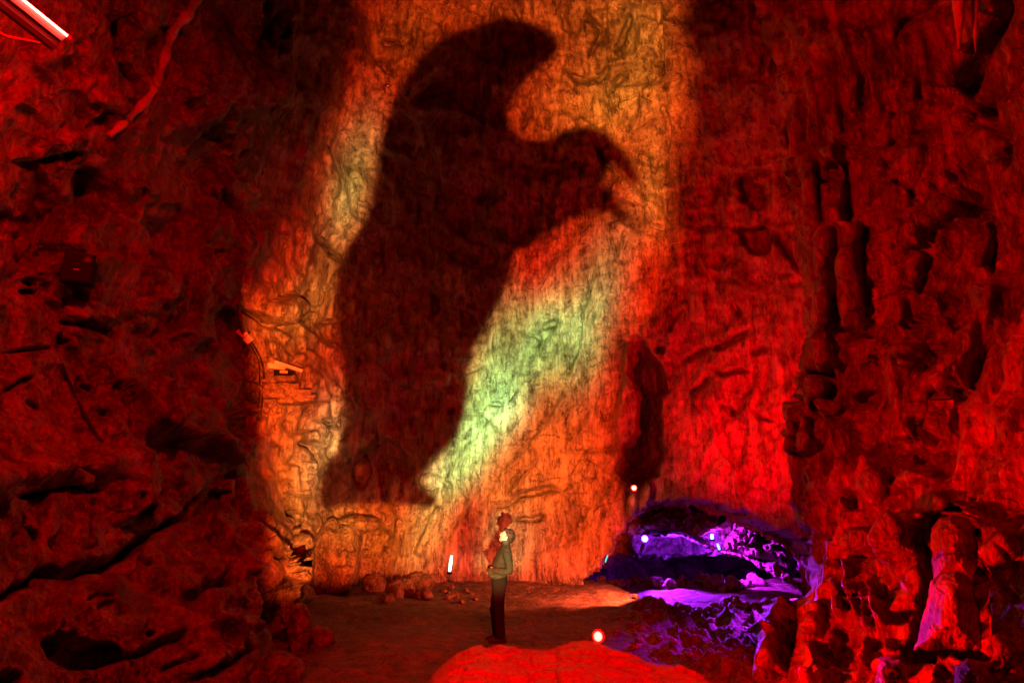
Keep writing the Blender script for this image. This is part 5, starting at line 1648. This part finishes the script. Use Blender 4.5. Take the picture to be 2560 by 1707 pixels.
def stalactite(px, py0, py1, Y, w, label, seed, mat='calcite', bend=0.0, tip=.08):
    n = 30
    P, R = [], []
    for i in range(n):
        t = i / (n - 1)
        P.append(tuple(at(px + bend * t * t, py0 + (py1 - py0) * t, Y)))
        R.append(w * ((1 - t) ** .75 * (1 - tip) + tip * (1 - t ** 6)) + .0005)
    me = tube_mesh('stalactite', P, R, 24)
    V = np.zeros(len(me.vertices) * 3, np.float32); me.vertices.foreach_get('co', V); V = V.reshape(-1, 3)
    c = np.repeat(np.array(P, np.float32), 24, 0)
    V = c + (V - c) * (1 + .30 * fbm(V, (.12, .12, .6), 3, seed) + .12 * ridged(V, (.05, .05, .5), 2, seed + 3))[:, None]
    me.vertices.foreach_set('co', V.ravel()); me.update()
    return tag(link_mesh('stalactite', me, M[mat]), label, 'stalactite')


stalactite(2398, -40, 124, 7.4, .085, 'broad red stalactite hanging at the top right, left of a thin one', 601)
stalactite(2437, -30, 134, 7.45, .055, 'thin pointed red stalactite hanging right beside the broad one', 603, bend=2)
loc, _, dist = hit(1228, 40, off=.25)
stalactite(1230, -60, 69, loc.y, .035, 'thin straw stalactite hanging before the top of the shadow', 605, 'back', bend=-8, tip=.45)
loc, _, dist = hit(1975, 15, BR_, off=.1)

# ------------------------------------------------------------------ lamps one can see
def lens_mat(col, s, r):
    """lit lens: white hot in the middle, plain lamp colour towards the rim"""
    m, nt, b = new_mat('lit_lens')
    tc = nd(nt, 'ShaderNodeTexCoord'); ln = nd(nt, 'ShaderNodeVectorMath', operation='LENGTH')
    nt.links.new(tc.outputs['Object'], ln.inputs[0])
    mr = nd(nt, 'ShaderNodeMapRange'); mr.inputs['From Min'].default_value = r * .5; mr.inputs['From Max'].default_value = r
    nt.links.new(ln.outputs['Value'], mr.inputs['Value'])
    mx = nd(nt, 'ShaderNodeMix', data_type='RGBA'); mx.inputs['A'].default_value = (*col, 1); mx.inputs['B'].default_value = (*[c * .35 for c in col], 1)
    nt.links.new(mr.outputs['Result'], mx.inputs['Factor']); nt.links.new(mx.outputs['Result'], b.inputs['Emission Color'])
    b.inputs['Emission Strength'].default_value = s
    b.inputs['Base Color'].default_value = (.1, .1, .1, 1)
    return m


def flood(px, py, Y, r, label, hot, s, aim, name='floodlight', ring=None):
    c = Vector(at(px, py, Y))
    f = (Vector(aim) - c).normalized()
    root = empty(name, c); root.rotation_euler = f.to_track_quat('Y', 'Z').to_euler()
    tag(root, label, 'floodlight')
    bm = bmesh.new(); bmesh.ops.create_cone(bm, cap_ends=True, segments=28, radius1=r * 1.18, radius2=r * .85, depth=r * 1.6, matrix=Matrix.Translation((0, -r * .86, 0)) @ Matrix.Rotation(math.pi / 2, 4, 'X'))
    bm_obj('housing', bm, M['black'], root, False)
    bm = bmesh.new(); bmesh.ops.create_uvsphere(bm, u_segments=28, v_segments=12, radius=r, matrix=Matrix.Translation((0, -.02 * r, 0)) @ Matrix.Diagonal((1, .22, 1, 1)))
    bm_obj('lens', bm, lens_mat(hot, s, r), root, True)
    bm = bmesh.new(); bmesh.ops.create_cone(bm, cap_ends=False, segments=28, radius1=r * 1.2, radius2=r * 1.2, depth=r * .3, matrix=Matrix.Translation((0, 0, 0)) @ Matrix.Rotation(math.pi / 2, 4, 'X'))
    bm_obj('rim', bm, M['black'], root, True)
    n = 28
    bm = bmesh.new()
    rings = [[bm.verts.new((q * r * math.cos(2 * math.pi * k / n), z * r, q * r * math.sin(2 * math.pi * k / n))) for k in range(n)] for q, z in ((1.0, -.10), (1.12, .0), (1.26, .10), (1.38, .20))]
    for A_, B_ in zip(rings[:-1], rings[1:]):
        for k in range(n): bm.faces.new((A_[k], A_[(k + 1) % n], B_[(k + 1) % n], B_[k]))
    bm_obj('halo_dish', bm, simple('halo_dish', tuple(.12 + .6 * (v / max(hot)) ** .3 if v == max(hot) else .5 * v for v in hot), .5), root, True)  # dish added for the lamp's halo, glow colour put into its tint
    bm = bmesh.new(); add_box(bm, (0, -r * .9, -r * 1.35), (r * .5, r * .5, r * .6), bev=r * .05); bm_obj('foot', bm, M['metal'], root)
    return c


flood(1495, 1590, 6.15, .044, 'round red floodlight glaring from behind the foreground boulder', (1, .014, .010), 90, CAM + np.array([2.0, 0, .4]))
flood(1612, 1346, 16.6, .085, 'violet floodlight shining inside the mouth of the low passage', (.36, .04, 1), 40, CAM + np.array([2.5, 0, 0]))
loc, _, dist = hit(1585, 1219, off=.45)
flood(1585, 1219, loc.y, .05, 'small pinkish white lamp on the wall above the passage arch', (1, .13, .08), 30, CAM)
lamp('pink_lamp_light', 'POINT', tuple(at(1588, 1221, loc.y - .12)), 26, (1, .10, .05), shadow_soft_size=.04)


def marker(px, y0, y1, Y, r, label, col, s, lean=0):
    a, b = Vector(at(px, y1, Y)), Vector(at(px + lean, y0, Y))
    root = empty('marker_light', a); tag(root, label, 'marker light', None)
    link_mesh('stick', tube_mesh('stick', [(0, 0, 0), tuple((b - a) * .5), tuple(b - a)], [r * .8, r, r * .7], 12), emit('lit_stick', col, s), root)
    link_mesh('base', tube_mesh('base', [(0, 0, -.06), (0, 0, .0)], [r * 1.6, r * 1.3], 12), M['black'], root)
    return a


loc, _, dist = hit(1127, 1415, off=.3)
marker(1124, 1388, 1428, loc.y, .045, 'upright pale cyan light stick at the foot of the slab', (.45, 1, .75), 2.2, 5)
marker(1513, 1387, 1405, 15.3, .018, 'small slanting cyan light stick on the edge of the arch', (.05, .75, .8), 1.2, 6)
marker(1780, 1334, 1347, 18.0, .05, 'bright cyan light spot on the purple rock inside the passage', (.3, 1, 1), 2.0)
marker(1799, 1358, 1374, 18.2, .035, 'lower dim cyan light spot inside the passage', (.2, 1, 1), 1.3, -6)
